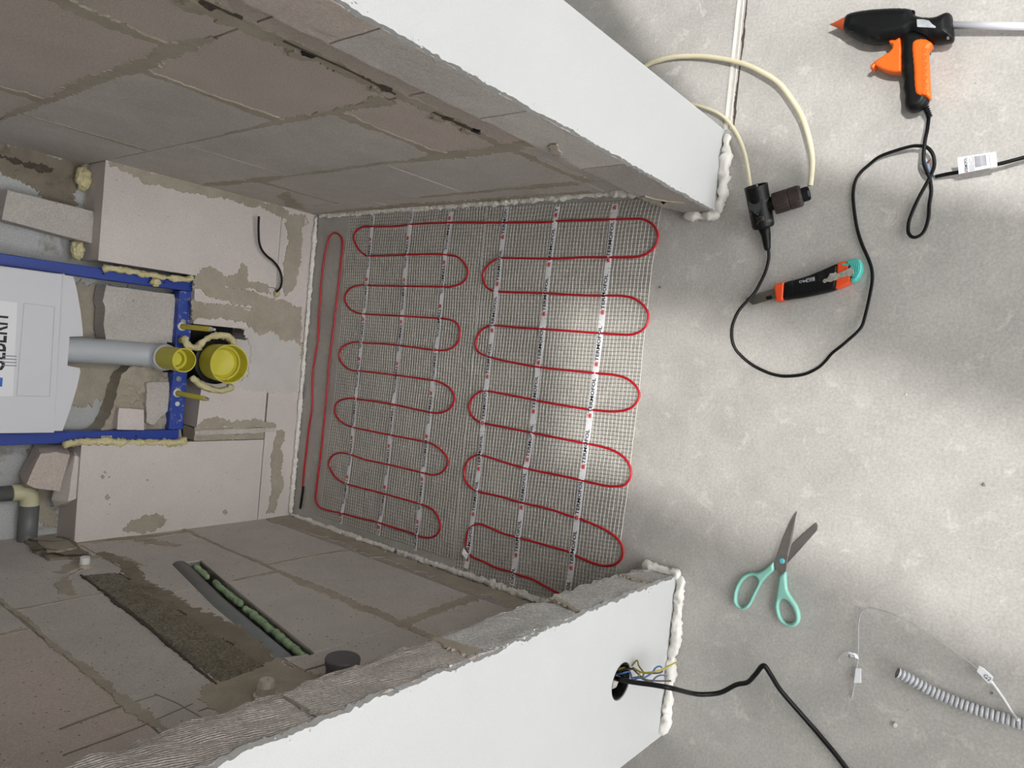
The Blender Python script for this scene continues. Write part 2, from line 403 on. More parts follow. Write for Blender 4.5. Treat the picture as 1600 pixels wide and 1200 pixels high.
def hull(name, pts, m, parent=None, rough=0, **k):
    bm = bmesh.new()
    for p in pts: bm.verts.new(p)
    r = bmesh.ops.convex_hull(bm, input=bm.verts[:])
    bmesh.ops.delete(bm, geom=[g for g in r['geom_interior'] if isinstance(g, bmesh.types.BMVert)], context='VERTS')
    bmesh.ops.triangulate(bm, faces=bm.faces[:])
    if rough:
        bmesh.ops.subdivide_edges(bm, edges=bm.edges[:], cuts=3, use_grid_fill=True)
        for v in bm.verts: v.co += Vector((noise.noise(v.co*40), noise.noise(v.co*40+Vector((9,9,9))), noise.noise(v.co*40+Vector((3,7,1)))))*rough
    bmesh.ops.recalc_face_normals(bm, faces=bm.faces[:]); bm.verts.index_update()
    vs = [v.co.copy() for v in bm.verts]; fs = [tuple(v.index for v in f.verts) for f in bm.faces]; bm.free()
    return link(name, vs, fs, m, parent, **k)
def cut(o, vs, fs):
    """carve a solid out of a mesh object and keep only the carved mesh"""
    c = link('cutter', vs, fs, 'hollow'); bm = bmesh.new(); bm.from_mesh(c.data); bmesh.ops.recalc_face_normals(bm, faces=bm.faces[:]); bm.to_mesh(c.data); bm.free()
    md = o.modifiers.new('b', 'BOOLEAN'); md.object = c; md.operation = 'DIFFERENCE'; md.solver = 'EXACT'
    dg = bpy.context.evaluated_depsgraph_get(); me = bpy.data.meshes.new_from_object(o.evaluated_get(dg))
    o.modifiers.clear(); o.data = me; bpy.data.objects.remove(c)
def rough_box(x0, x1, y0, y1, z0, z1, step, fn):
    """box whose faces are finely divided and displaced by fn(point)"""
    bm = bmesh.new(); vs, fs = box(x0, x1, y0, y1, z0, z1)
    vv = [bm.verts.new(v) for v in vs]
    for f in fs: bm.faces.new([vv[i] for i in f])
    for ax, (a, b) in enumerate(((x0, x1), (y0, y1), (z0, z1))):
        n = int((b-a)/step)
        for k in range(1, n):
            nn = [0, 0, 0]; nn[ax] = 1; cc = [0, 0, 0]; cc[ax] = a + (b-a)*k/n
            bmesh.ops.bisect_plane(bm, geom=bm.verts[:]+bm.edges[:]+bm.faces[:], plane_co=cc, plane_no=nn)
    for v in bm.verts: v.co += fn(v.co.copy())
    bmesh.ops.recalc_face_normals(bm, faces=bm.faces[:]); bm.verts.index_update()
    r = [v.co.copy() for v in bm.verts], [tuple(v.index for v in f.verts) for f in bm.faces]; bm.free(); return r
def bead(P, r, seed=0, n=12, step=.003, lump=.35, drop=.2):
    P = catmull(P, 4); Q = []; 
    for i in range(len(P)-1):
        k = max(1, int((P[i+1]-P[i]).length/step))
        for j in range(k): Q.append(P[i].lerp(P[i+1], j/k))
    Q.append(P[-1]); rr = []
    for i, q in enumerate(Q):
        s = q*1.; e = noise.noise(s*70+Vector((seed,)*3))*.6 + noise.noise(s*28+Vector((seed,)*3))*.7
        x = r*(1+lump*2*e); 
        if i in (0, len(Q)-1): x *= .35
        rr.append(max(r*.35, x)); Q[i] = q + Vector((noise.noise(s*45+Vector((seed+3,)*3)), noise.noise(s*45+Vector((seed+8,)*3)), 0))*r*drop*2
    V_, F_ = tube(Q, rr, n + 2)
    V_ = [v + (v - Q[min(len(Q)-1, i // (n+2))]) * (noise.noise(v*150+Vector((seed,)*3))*.55 + noise.noise(v*420)*.42) for i, v in enumerate(V_)]
    return V_, F_
_glyph = {}
def textmesh(s, bold=0.):
    if (s, bold) not in _glyph:
        cu = bpy.data.curves.new('t', 'FONT'); cu.body = s; cu.size = 1; cu.offset = bold; cu.resolution_u = 2
        o = bpy.data.objects.new('t', cu); C.objects.link(o)
        me = bpy.data.meshes.new_from_object(o.evaluated_get(bpy.context.evaluated_depsgraph_get()))
        v = [(p.co.x, p.co.y) for p in me.vertices]; f = [tuple(q.vertices) for q in me.polygons]
        bpy.data.objects.remove(o); bpy.data.meshes.remove(me)
        x0 = min(a for a, b in v); x1 = max(a for a, b in v); y0 = min(b for a, b in v); y1 = max(b for a, b in v)
        _glyph[(s, bold)] = ([((a-x0)/(x1-x0), (b-y0)/(y1-y0)) for a, b in v], f)
    return _glyph[(s, bold)]
def text_on(name, s, o, ex, ey, L_, H, mt, parent, bold=0., lift=.0004):
    o = Vector(o); ex = Vector(ex).normalized(); ey = Vector(ey).normalized(); n = ex.cross(ey)
    v, f = textmesh(s, bold)
    return link(name, [o + ex*(a*L_) + ey*(b*H) + n*lift for a, b in v], f, mt, parent)

# ---------------------------------------------------------------- the shell
XR, XL, YB, YF, YI = .369, -.534, 1.822, .574, .667
XRO, XLO, XRR, XRL, YW = .468, -.695, .3166, -.390, 1.93
LEV = [-.16, .09, .34, .593, .843, 1.093, 1.343, 1.593, 1.843, 2.09, 2.3]
def struct(name, vs, fs, m, **k):
    return link(name, vs, fs, m, kind='structure', **k)
fg = G()
fg.add(*box(-4, 4, -4, 4.5, -.12, 0)); floor = fg.out('floor', 'concrete', kind='structure')
# unseen roof slab added to shape the light; openings cut to two lit patches
def to_roof(lp, Lp):
    out = []
    for p in lp:
        q = Vector((p[0], p[1], 0)); t = ROOFZ / Lp.z; r_ = q.lerp(Lp, t); out.append((r_.x, r_.y))
    return out
litA = [(850,-330),(905,-120),(985,30),(1120,203),(1200,228),(1300,262),(1400,287),(1480,305),(1600,318),(1950,352),(1950,-330)]
litB = [(880,474),(1000,478),(1120,500),(1240,530),(1360,572),(1520,628),(1640,672),(1900,780),(1900,1150),(1640,1035),(1440,957),(1320,898),(1200,845),(1080,805),(1000,764),(880,722)]
added_roof = struct('ceiling', *sheet([[(-3.2,-2.6),(3.2,-2.6),(3.2,2.6),(-3.2,2.6)], to_roof(fl(litA), LA), to_roof(fl(litB), LB)], -.12, (0,0,ROOFZ)), 'added_roof_grey')
struct('ceiling', *box(XLO, XRO, YF, YW+.15, 2.3, 2.42), 'aac_grey')

for nm, b_ in (('added_wall_far_right', (3.2, 3.32, -2.6, 2.72)), ('added_wall_far_left', (-3.32, -3.2, -2.6, 2.72)), ('added_wall_far_end', (-3.2, 3.2, 2.6, 2.72)), ('added_wall_near_left', (-3.2, -2.0, -2.72, -2.6)), ('added_wall_near_right', (2.1, 3.2, -2.72, -2.6))):  # unseen walls added to narrow and direct the daylight
    struct(nm, *box(*b_, 0, ROOFZ), 'plaster')

# expansion joint that runs on from the end of the right partition
tr = struct('trim_1', *box(XRO+.004, 3.2, .572, .5775, -.001, .0022), 'strip')
e2 = G(); e2.add(*box(XRO+.004, 3.2, .5612, .5665, -.001, .0019)); e2 = G(); e2.add(*box(XRO+.004, 3.2, .5648, .5665, -.001, .0012)); link('strip_edge', e2.v, e2.f, 'strip', tr)
e3 = G(); e3.add(*box(XRO+.004, 3.2, .5665, .572, -.001, .0006)); link('strip_gap', e3.v, e3.f, 'joint_light', tr)
lp = strip2d([(XRO+.004, .5595), (.80, .5595), (1.3, .5595)], [.0022, .0018, .001], 5); K_ = len(lp)
link('dark_line', [(a, b, .0005) for a, b in lp], [tuple(t) for t in fill2d([lp])], 'crack', tr)  # thin dark line beside the strip

def wall_blocks(wall, axis, rows, a0, a1, t0, t1, colour, gap=.003, cuts=()):
    """running-bond blocks: rows = {level index: [head joints]}; axis 'y' for side walls"""
    out = []
    for k in range(len(LEV)-1):
        z0, z1 = LEV[k]+gap/2, LEV[k+1]-gap/2
        if k == 0: z0 = -.01
        hs = rows.get(k, rows['even'] if k % 2 == 0 else rows['odd'])
        xs = [a0] + [h for h in hs if a0+.03 < h < a1-.03] + [a1]
        for i in range(len(xs)-1):
            p0 = xs[i] + (gap/2 if i else 0); p1 = xs[i+1] - (gap/2 if i < len(xs)-2 else 0)
            j = (R.random()-.5)*.0016
            if axis == 'y': v, f = box(t0+j if t0 > -.55 and t0 < .38 else t0, t1+(j if t1 < XLO+.2 else 0), p0, p1, z0, z1)
            else: v, f = box(p0, p1, t0+j, t1, z0, z1)
            b = link('block', v, f, colour(k, (p0+p1)/2), wall)
            bv = b.modifiers.new('edge', 'BEVEL'); bv.width = .0008; bv.segments = 1
            out.append((b, k, p0, p1, z0, z1))
    return out

M['stain'] = mat('yellowish_stain', 'a89a7c', 'b0a48a', .7, 60, alpha='spray')
for (u, v, a, b) in ((1345,598,.020,.014),(1246,512,.030,.020),(1252,498,.014,.010),(1126,630,.010,.016),(1425,968,.006,.050),(1595,752,.020,.014),(1590,20,.012,.012)):
    p = at(u, v, 'z', .0008); q = [(p.x-b, p.y-a, .0008), (p.x+b, p.y-a, .0008), (p.x+b, p.y+a, .0008), (p.x-b, p.y+a, .0008)]
    link('stain', q + [(x, y, .0007) for x, y, z in q], [(0,1,2,3), (4,5,6,7)], 'stain', floor)
# ---- right wall
wr = struct('wall_right', *box(XR+.004, XRO-.006, YI+.001, YW+.14, -.01, 2.3), 'joint')
def col_r(k, c):
    if k >= 4: return 'aac_pink'
    if k == 3: return 'aac_pink' if c < 1.12 else 'aac_grey'
    if k == 2: return 'aac_pink' if c < .98 else 'aac_grey'
    return 'aac_grey'
wall_blocks(wr, 'y', {'odd': [.822, 1.122, 1.605], 'even': [.822, .982, 1.468], 1: [.80, 1.15, 1.60], 4: [.83, .982, 1.457]}, YI+.002, YW+.14, XR, XRO-.001, col_r)
FR = ((XR-.0005, 0, 0), (0, 1, 0), (0, 0, 1), (-1, 0, 0))
def smr(P, w_, seed, mt='mortar', parent=None, fr=FR, **k): return ribbon('mortar_smear', P, w_, fr, mt, parent or wr, seed, **k)
smr([(1.24,.843),(1.124,.845),(1.0,.848),(.90,.846)], [.008,.026,.034,.012], 1)
smr([(.982,.845),(.985,.93),(.98,1.09)], [.02,.034,.05], 2)
smr([(1.35,.848),(1.24,.85),(1.124,.846)], [.03,.022,.03], 3)
smr([(1.124,.843),(1.122,.72),(1.12,.594)], [.03,.014,.022], 4)
smr([(1.457,.845),(1.46,.93),(1.46,1.09)], [.034,.018,.014], 5)
smr([(1.70,.84),(1.5,.846),(1.35,.846)], [.006,.022,.018], 6)
smr([(1.605,.60),(1.602,.70),(1.60,.84)], [.018,.012,.008], 7)
smr([(1.30,.598),(1.12,.594),(1.0,.594),(.85,.592)], [.004,.016,.02,.03], 8)
smr([(.982,.594),(.984,.47),(.983,.345)], [.034,.012,.03], 9)
smr([(1.5,.345),(1.3,.342),(1.15,.345),(.983,.34),(.80,.336)], [.004,.016,.012,.032,.04], 10)
smr([(1.83,.36),(1.75,.35),(1.6,.342),(1.48,.345)], [.006,.03,.035,.012], 11)
smr([(1.60,.34),(1.602,.22),(1.60,.1)], [.03,.02,.012], 12)
smr([(1.80,.10),(1.74,.14),(1.70,.20),(1.62,.24)], [.05,.04,.03,.008], 13)
smr([(1.82,.02),(1.4,.03),(1.1,.02),(.85,.02)], [.012,.04,.03,.02], 14)
smr([(1.3,.092),(1.15,.09),(.95,.094),(.84,.09)], [.006,.014,.026,.034], 15)
smr([(.826,1.28),(.826,.9),(.825,.6),(.826,.34),(.81,.1)], [.03,.036,.03,.02,.02], 16)
smr([(.812,1.3),(.814,1.05),(.812,.86)], [.004,.006,.003], 17, 'crack', thick=.0024)
smr([(.818,.80),(.814,.70),(.82,.61)], [.002,.005,.0025], 19, 'crack', thick=.0024)
smr([(.822,.53),(.818,.46),(.82,.42)], [.002,.006,.0025], 21, 'crack', thick=.0024)
for i, (y_, z_) in enumerate([(.823,.76),(.818,.63),(.818,.50),(.815,.436),(.820,.90)]):
    patch('crumb_and_hole_shade', [(y_-.007,z_-.006),(y_+.003,z_-.009),(y_+.008,z_+.002),(y_-.002,z_+.010)], FR, 'hollow' if i in (0, 3) else 'crack', wr, 20+i, .0026, .004, .002)  # dark patches stand for the shade in small joint holes
    patch('crumb_and_hole_shade', [(y_+.008,z_-.004),(y_+.022,z_-.008),(y_+.026,z_+.012),(y_+.010,z_+.016)], FR, 'mortar', wr, 40+i, .004, .006, .003)
smr([(.70,.34),(.75,.335),(.80,.35)], [.01,.03,.02], 18)

# ---- left wall (with the chase for the waste pipe)
wl = struct('wall_left', *box(XLO+.006, XL-.004, YI+.001, YW+.14, -.01, 2.3), 'joint')
def col_l(k, c):
    if k >= 4: return 'aac_pink' if c < 1.40 else 'aac_grey'
    return 'aac_grey' if k == 3 else ('aac_sawn_dark' if k == 0 else 'aac_grey')
lb = wall_blocks(wl, 'y', {'odd': [.978, 1.44], 'even': [.86, 1.36], 1: [.98, 1.44], 2: [.98, 1.385, 1.72], 3: [1.02, 1.455], 4: [.94, 1.352], 0: [1.16, 1.6]}, YI+.002, YW+.14, XLO+.001, XL, col_l)
FL_ = ((XL+.0005, 0, 0), (0, 1, 0), (0, 0, 1), (1, 0, 0))
ch = [(1.566,.497),(1.556,.433),(1.30,.482),(.978,.540),(1.000,.602),(1.27,.560)]
pit = [(1.668,.648),(1.60,.628),(1.585,.700),(1.70,.745),(1.86,.735),(1.86,.66)]
def left_solid(lp, d):
    v = [(XL+.02, a, b) for a, b in lp] + [(XL-d, a, b) for a, b in lp]; n_ = len(lp)
    return v, [tuple(range(n_)), tuple(range(n_, 2*n_))[::-1]] + [(i, (i+1) % n_, n_+(i+1) % n_, n_+i) for i in range(n_)]
for b, k, p0, p1, z0, z1 in lb:
    if k in (1, 2, 3) and p0 < 1.58 and p1 > .97 and z1 > .43 and z0 < .61: cut(b, *left_solid(ch, .052))
cut(wl, *left_solid(ch, .050))
sml = lambda P, w_, s_, mt='mortar', **k: smr(P, w_, s_, mt, wl, FL_, **k)
sml([(1.95,.84),(1.6,.836),(1.4,.84),(1.1,.838),(.93,.836),(.7,.84)], [.006,.008,.010,.012,.020,.02], 1)
sml([(1.455,.836),(1.455,.7),(1.455,.6)], [.008,.004,.006], 2)
sml([(1.352,.845),(1.35,1.0),(1.35,1.09)], [.012,.008,.008], 3)
sml([(1.95,.345),(1.80,.335),(1.6,.338),(1.46,.334),(1.39,.336),(1.2,.336),(1.0,.33),(.75,.33)], [.01,.012,.006,.005,.010,.028,.03,.02], 4)
sml([(1.385,.34),(1.385,.40),(1.385,.45)], [.02,.006,.004], 5)
sml([(1.44,.33),(1.442,.2),(1.44,.1)], [.006,.006,.02], 6)
sml([(1.83,.04),(1.5,.05),(1.2,.045),(1.0,.05),(.72,.05)], [.05,.055,.05,.06,.06], 7)
sml([(1.0,.10),(.99,.2),(.985,.33)], [.05,.02,.03], 8)
sml([(1.83,.60),(1.80,.50),(1.795,.40),(1.80,.34)], [.04,.03,.02,.03], 9)
sml([(1.72,.585),(1.60,.57),(1.52,.60),(1.40,.605),(1.25,.62),(1.10,.61),(.995,.625)], [.02,.03,.035,.05,.055,.05,.03], 10, 'mortar_dark')
sml([(1.80,.47),(1.74,.45),(1.68,.42)], [.03,.05,.02], 11)
sml([(1.62,.70),(1.70,.62),(1.66,.56),(1.58,.55)], [.02,.03,.02,.01], 12)
patch('mortar_smear', [(1.585,.70),(1.64,.64),(1.56,.735),(1.50,.75),(1.47,.73)], FL_, 'mortar', wl, 13)
patch('mortar_smear', [(1.78,.02),(1.70,.02),(1.72,.09),(1.80,.10)], FL_, 'mortar', wl, 14)
# roughly filled chase
def rough_fill(name, poly, x, mt, parent, amp, step=.004, edge=.004):
    lp = ragged(poly, edge, .005, 3); ys = [p[0] for p in poly]; zs = [p[1] for p in poly]
    P0 = Vector(poly[0]); P1 = Vector(poly[1]); P2 = Vector(poly[2]); P3 = Vector(poly[3])
    nu = int((P3-P0).length/step); nv = int((P1-P0).length/step); vs = []; fs = []
    for i in range(nu+1):
        for j in range(nv+1):
            a = P0.lerp(P3, i/nu).lerp(P1.lerp(P2, i/nu), j/nv)
            q = Vector((a.x, a.y, 0)); e = noise.noise(q*60) + .8*noise.noise(q*160) + .6*noise.noise(q*330)
            ed = min(i, nu-i, j, nv-j)
            jt = Vector((noise.noise(q*90+Vector((4,4,4))), noise.noise(q*90+Vector((8,1,4)))))*edge*(1 if ed == 0 else 0)
            vs.append((x + amp*e - (.003 if ed == 0 else 0), a.x+jt.x, a.y+jt.y))
    for i in range(nu):
        for j in range(nv): fs.append((i*(nv+1)+j, (i+1)*(nv+1)+j, (i+1)*(nv+1)+j+1, i*(nv+1)+j+1))
    return link(name, vs, fs, mt, parent)
rough_fill('chase_filling', [(1.579,.675),(1.554,.616),(.985,.631),(.975,.715)], XL+.0035, 'mortar_rough', wl, .0022)
sml([(1.585,.678),(1.40,.686),(1.2,.702),(.975,.720)], [.003,.006,.005,.004], 21, 'crack')
sml([(1.556,.613),(1.40,.616),(1.2,.622),(.985,.628)], [.003,.003,.003,.003], 22, 'crack')
pl_ = lambda px: [tuple(at(u, v, 'x', XL)[1:]) for u, v in px]
patch('pit_filling', pl_([(24,838),(55,846),(78,838),(112,846),(126,858),(139,871),(128,875),(100,875),(76,877),(55,864),(40,850)]), FL_, 'mortar_dark', wl, 5, .005, .006)
patch('pit_filling', pl_([(55,846),(80,842),(104,850),(118,862),(96,866),(80,868),(66,858)]), FL_, 'mortar', wl, 9, .009, .006)
for i_, P_ in enumerate(([(28,842),(50,850),(80,853),(104,851)], [(66,872),(84,870),(100,874),(136,873)], [(50,866),(68,864),(88,866)])):
    ribbon('mortar_crease', pl_(P_), [.003,.004,.003,.002], ((XL+.006,0,0),(0,1,0),(0,0,1),(1,0,0)), 'crack', wl, 3+i_, .004)
# cross-shaped setting-out cuts round the tap fitting
for P_ in ([(.98,.60),(.90,.60),(.72,.62)], [(.955,.70),(.90,.655),(.72,.66)], [(.93,.52),(.935,.60),(.92,.78)]):
    sml(P_, [.0012,.0010,.0010], 30, 'joint', thick=.0006)
patch('mortar_smear', [(1.0,.60),(.72,.57),(.72,.78),(.95,.76),(1.0,.71)], FL_, 'mortar', wl, 33, .0008, .01)
# scratches and cut lines on the front-most blocks
for P_ in ([(1.0,.80),(1.0,.86),(.99,.93)], [(.945,.775),(.93,.86),(.925,.95)], [(1.005,.80),(.96,.79),(.90,.785)]):
    sml(P_, [.0010,.0008,.0008], 36, 'joint', thick=.0006)

# ---- back wall: recessed masonry, and the boxing of cut blocks in front of it
wb = struct('wall_back', *box(XLO+.01, XRO-.01, YW, YW+.13, -.01, 2.3), 'recess')
FBK = ((0, YB-.0005, 0), (1, 0, 0), (0, 0, 1), (0, -1, 0)); FRC = ((0, YW-.0005, 0), (1, 0, 0), (0, 0, 1), (0, -1, 0))
def bpx(u, v, y=YB): p = at(u, v, 'y', y); return (p.x, p.z)
def bblock(name, lp, m_, y=YB, depth=.104, amp=0, seed=0, **k):
    q = ragged(lp, amp, .006, seed) if amp else lp
    o = link(name, *sheet([q], depth, (0, y, 0), (1,0,0), (0,0,1), (0,-1,0)), m_, wb, **k)
    if not amp:
        bv = o.modifiers.new('edge', 'BEVEL'); bv.width = .0012; bv.segments = 1; bv.limit_method = 'ANGLE'
    return o
rect = lambda x0, x1, z0, z1: [(x0, z0), (x1, z0), (x1, z1), (x0, z1)]
bblock('block', rect(.137, XR-.001, .121, .594), 'aac_pale')
bblock('block', rect(-.012, XR-.001, -.01, .117), 'aac_pale', YB+.0006)
bblock('block', rect(XL+.001, -.016, -.01, .114), 'aac_pale', YB-.0006)
bblock('block', rect(XL+.001, -.300, .118, .600), 'aac_pale', YB-.0004)
bblock('block', [(-.262,.122),(-.136,.122),(-.136,.318),(-.262,.322)], 'aac_pale', YB-.001)
bblock('block', rect(-.297, -.265, .118, .325), 'mortar', YB+.0005, .06)
bblock('block', [(.012,.121),(.067,.121),(.067,.355),(.012,.352)], 'aac_pale', YB+.001)
bblock('block', [(.070,.121),(.134,.121),(.134,.357),(.070,.355)], 'aac_pale', YB+.0008)
bblock('block', [(-.133,.121),(.009,.121),(.009,.175),(-.02,.20),(-.02,.23),(-.030,.25),(-.145,.25),(-.140,.19),(-.133,.18)], 'pale_smooth', YB+.0012)
link('cavity_shade', *box(-.14, .012, YB+.07, YW, .2, .36), 'hollow', wb)  # near-black block added to paint the opening behind the drain dark
smb = lambda P, w_, s_, mt='mortar', fr=FBK, **k: smr(P, w_, s_, mt, wb, fr, **k)
# mortar smears, traced on the real face of the boxing
def bp(name, px, mt='mortar', seed=0, y=YB, amp=.006, thick=.0018):
    return patch(name, [bpx(u, v, y) for u, v in px], ((0, y-.0005, 0), (1,0,0), (0,0,1), (0,-1,0)), mt, wb, seed, thick, amp)
S_ = 'mortar_smear'
bp(S_, [(172,253),(260,272),(340,293),(430,318),(452,330),(447,341),(420,331),(375,316),(330,308),(290,297),(240,290),(222,284),(185,264),(170,260)], seed=1)
bp(S_, [(447,338),(478,334),(483,350),(470,356),(474,378),(471,395),(467,420),(460,450),(447,462),(440,440),(444,410),(452,375),(447,355)], seed=2)
bp(S_, [(302,432),(325,416),(345,425),(350,432),(370,428),(378,412),(386,420),(388,440),(420,446),(424,460),(390,452),(345,446),(300,444)], seed=3)
bp(S_, [(300,444),(345,447),(400,458),(432,470),(436,482),(400,480),(360,474),(325,462),(310,452),(300,456)], seed=4, thick=.0022)
bp(S_, [(300,470),(330,476),(360,480),(400,487),(440,492),(438,508),(400,502),(370,504),(345,498),(320,496),(300,500)], seed=5)
bp(S_, [(395,470),(438,470),(470,480),(472,560),(440,580),(410,560),(392,530),(388,508)], 'mortar', seed=6, thick=.0012)
bp(S_, [(376,512),(420,520),(468,536),(469,575),(464,612),(440,616),(400,612),(374,604),(388,580),(393,545)], 'pale_smooth', seed=7, thick=.0022, amp=.009)
bp(S_, [(304,666),(322,656),(350,653),(372,660),(398,655),(430,664),(431,668),(302,670)], seed=8)
bp(S_, [(303,672),(430,668),(428,675),(303,680)], 'aac_grey', seed=9, amp=.0015, thick=.004)
bp(S_, [(302,680),(385,678),(370,684),(340,686),(315,685)], seed=10)
bp(S_, [(432,672),(444,674),(440,700),(442,720),(438,745),(445,760),(432,780),(428,800),(415,802),(424,770),(422,740),(426,700)], seed=11)
bp(S_, [(205,815),(245,800),(262,812),(250,825),(225,832),(200,835),(192,828)], seed=12)
#bp(S_, [(445,760),(458,755),(456,800),(425,803),(430,785)], seed=13, amp=.003)
bp(S_, [(432,560),(436,610),(426,612),(424,560)], 'mortar', seed=14, amp=.002, thick=.0009)
for i, (u, v, r_) in enumerate([(168,777,5),(160,745,3),(164,738,3),(170,745,3),(452,565,4),(475,558,3),(303,690,2),(352,800,4),(230,750,2)]):
    bp('mortar_spot', [(u-r_,v),(u,v-r_),(u+r_,v),(u,v+r_)], 'mortar' if i != 4 else 'cap_grey', 50+i, amp=.002)
# side and top edge dirt of the recess
patch('mortar_smear', [(.369,.60),(.369,.83),(.33,.82),(.30,.76),(.28,.70),(.25,.66),(.20,.61)], FRC, 'mortar_dark', wb, 60, .003, .01)
patch('mortar_smear', [(.34,.66),(.345,.79),(.33,.80),(.325,.68)], FRC, 'crack', wb, 61, .005, .006)
patch('mortar_smear', [(-.04,.52),(-.03,.60),(-.14,.62),(-.22,.60),(-.20,.50),(-.12,.45)], FRC, 'mortar', wb, 62, .003, .014)
patch('mortar_smear', [(.07,.42),(.09,.62),(.02,.60),(-.04,.62),(-.03,.50),(.0,.42)], FRC, 'mortar', wb, 64, .003, .014)
patch('mortar_smear', [(-.30,.60),(-.45,.62),(-.52,.60),(-.50,.66),(-.42,.64),(-.32,.68)], FRC, 'mortar', wb, 63, .003, .01)
ribbon('mortar_smear', [(-.53,.845),(-.3,.85),(-.1,.845),(.2,.85),(.36,.845)], [.02,.03,.02,.03,.03], FRC, 'mortar', wb, 65)

# ---- front wall: two stubs beside the doorway and the lintel
wf = struct('wall_front', *box(XLO, XRO, YF+.01, YI-.004, 2.05, 2.3), 'aac_grey')
link('lintel', *box(XLO, XRO, YF, YI, 2.05, 2.3), 'plaster', wf)
fv = [-.16, .09, .34, .593, .843, 1.093, 1.343, 1.593, 1.843, 2.05]
link('mortar_bed', *box(XLO+.004, XRL-.008, YF+.006, YI-.008, -.01, 2.05), 'joint', wf)
link('mortar_bed', *box(XRR+.008, XRO-.004, YF+.006, YI-.006, -.01, 2.05), 'joint', wf)
hole_c = (-.541, .196); hole_r = .033
for k in range(len(fv)-1):
    z0 = max(-.01, fv[k]) + .0015; z1 = fv[k+1] - .0015
    def fnL(p, k=k):
        e = noise.noise(p*38)*.0028 + noise.noise(p*110)*.0014; d = Vector((0, 0, 0))
        if p.x > XRL-.004: d.x = e - .0005
        if p.y > YI-.012: d.y = -abs(noise.noise(p*26+Vector((3,3,3))))*.012*max(0, 1-(XRL-p.x)/.02) - .0015
        if p.x > XRL-.014 and p.y > YI-.016: d.x += -abs(noise.noise(p*30+Vector((9,3,3))))*.008
        g = max(0, 1-abs(p.z-.325)/.022)*max(0, (p.y-(YI-.035))/.035)      # broken corner at the second course
        if p.x > XRL-.03: d.x -= .020*g
        if k == 0 or (k == 1 and p.z < .13):
            if p.y > YI-.03 and p.x > XRL-.02: d.y -= .006
        return d
    if z0 < 1.35:
        o = link('block', *rough_box(XLO+.002, XRL, YF+.008, YI, z0, z1, .0085 if k < 6 else .03, fnL), 'aac_rough_grey' if k < 3 else 'aac_rough', wf)
    else: o = link('block', *box(XLO+.002, XRL, YF+.008, YI, z0, z1), 'aac_rough', wf)
    if k == 1: 
        cut(o, *rev((hole_c[0], YF-.02, hole_c[1]), (0,1,0), [(0,hole_r+.002),(.075,hole_r+.002)], 24))
    def fnR(p, k=k):
        d = Vector((0, 0, 0))
        if p.x < XRR+.004: d.x = noise.noise(p*45)*.0012 + noise.noise(p*120)*.0006
        if p.y > YI-.012 and p.x < XRR+.01: d.y = -abs(noise.noise(p*30))*.004
        if k < 2 and p.y > YI-.05:
            t = max(0, 1-p.z/.13); d.y -= .030*t*t*max(0, (p.y-(YI-.05))/.05)
        return d
    if z0 < 1.35:
        link('block', *rough_box(XRR, XRO-.002, YF+.008, YI, z0, z1, .011, fnR), 'aac_sawn_dark' if k < 2 else ('aac_grey' if k < 4 else 'aac_pink'), wf)
    else: link('block', *box(XRR, XRO-.002, YF+.008, YI, z0, z1), 'aac_pink', wf)
cut([c for c in wf.children if c.name.startswith('mortar_bed')][0], *rev((hole_c[0], YF-.02, hole_c[1]), (0,1,0), [(0,hole_r+.002),(.075,hole_r+.002)], 24))
# plaster coats with crumbled edges towards the opening
FP = ((0, YF, 0), (1,0,0), (0,0,1), (0,-1,0))
lpL = [(XLO-.012, 0), (XRL+.002, 0), (XRL+.001, .30), (XRL-.0015, .50), (XRL+.001, .8), (XRL, 1.2), (XRL+.001, 2.05), (XLO-.012, 2.05)]
lpL = ragged(lpL, .0032, .0035, 5, only=(1,2,3,4,5))
hl = [(hole_c[0]+math.cos(a)*hole_r, hole_c[1]+math.sin(a)*hole_r) for a in [2*math.pi*i/32 for i in range(32)]]
link('plaster', *sheet([lpL, hl], .010, (0, YF, 0), (1,0,0), (0,0,1), (0,-1,0)), 'plaster', wf)
lpR = ragged([(XRR, 0), (XRO+.002, 0), (XRO+.002, 2.05), (XRR, 2.05)], .0018, .0035, 6, only=(3,))
link('plaster', *sheet([lpR], .010, (0, YF, 0), (1,0,0), (0,0,1), (0,-1,0)), 'plaster', wf)
link('plaster', *box(XRO-.002, XRO+.006, YF+.004, YW+.14, 0, 2.3), 'plaster', wr)
link('plaster', *box(XLO-.012, XLO+.001, YF+.004, YW+.14, 0, 2.3), 'plaster', wl)
# crumbs along the plaster edges
cg = G()
for i in range(420):
    z = R.uniform(.02, 1.15); s_ = R.uniform(.001, .0032); x = XRL - R.uniform(-.003, .006) ; y = YF + R.uniform(-.001, .010)
    if noise.noise(Vector((z*14, 2, 0))) < -.05: continue
    v = [Vector((x, y, z)) + Vector((R.uniform(-1,1), R.uniform(-1,1), R.uniform(-1,1)))*s_ for _ in range(4)]
    cg.add(v, [(0,1,2),(0,2,3),(0,3,1),(1,3,2)])
for i in range(200):
    z = R.uniform(.02, 1.1); s_ = R.uniform(.0008, .0024); x = XRR + R.uniform(-.001, .006); y = YF + R.uniform(-.001, .006)
    v = [Vector((x, y, z)) + Vector((R.uniform(-1,1), R.uniform(-1,1), R.uniform(-1,1)))*s_ for _ in range(4)]
    cg.add(v, [(0,1,2),(0,2,3),(0,3,1),(1,3,2)])
cg.out('plaster_crumbs', 'paint_edge', wf, kind='stuff')
FRL = ((XRL+.0015, 0, 0), (0,1,0), (0,0,1), (1,0,0)); FRRv = ((XRR-.001, 0, 0), (0,1,0), (0,0,1), (-1,0,0))
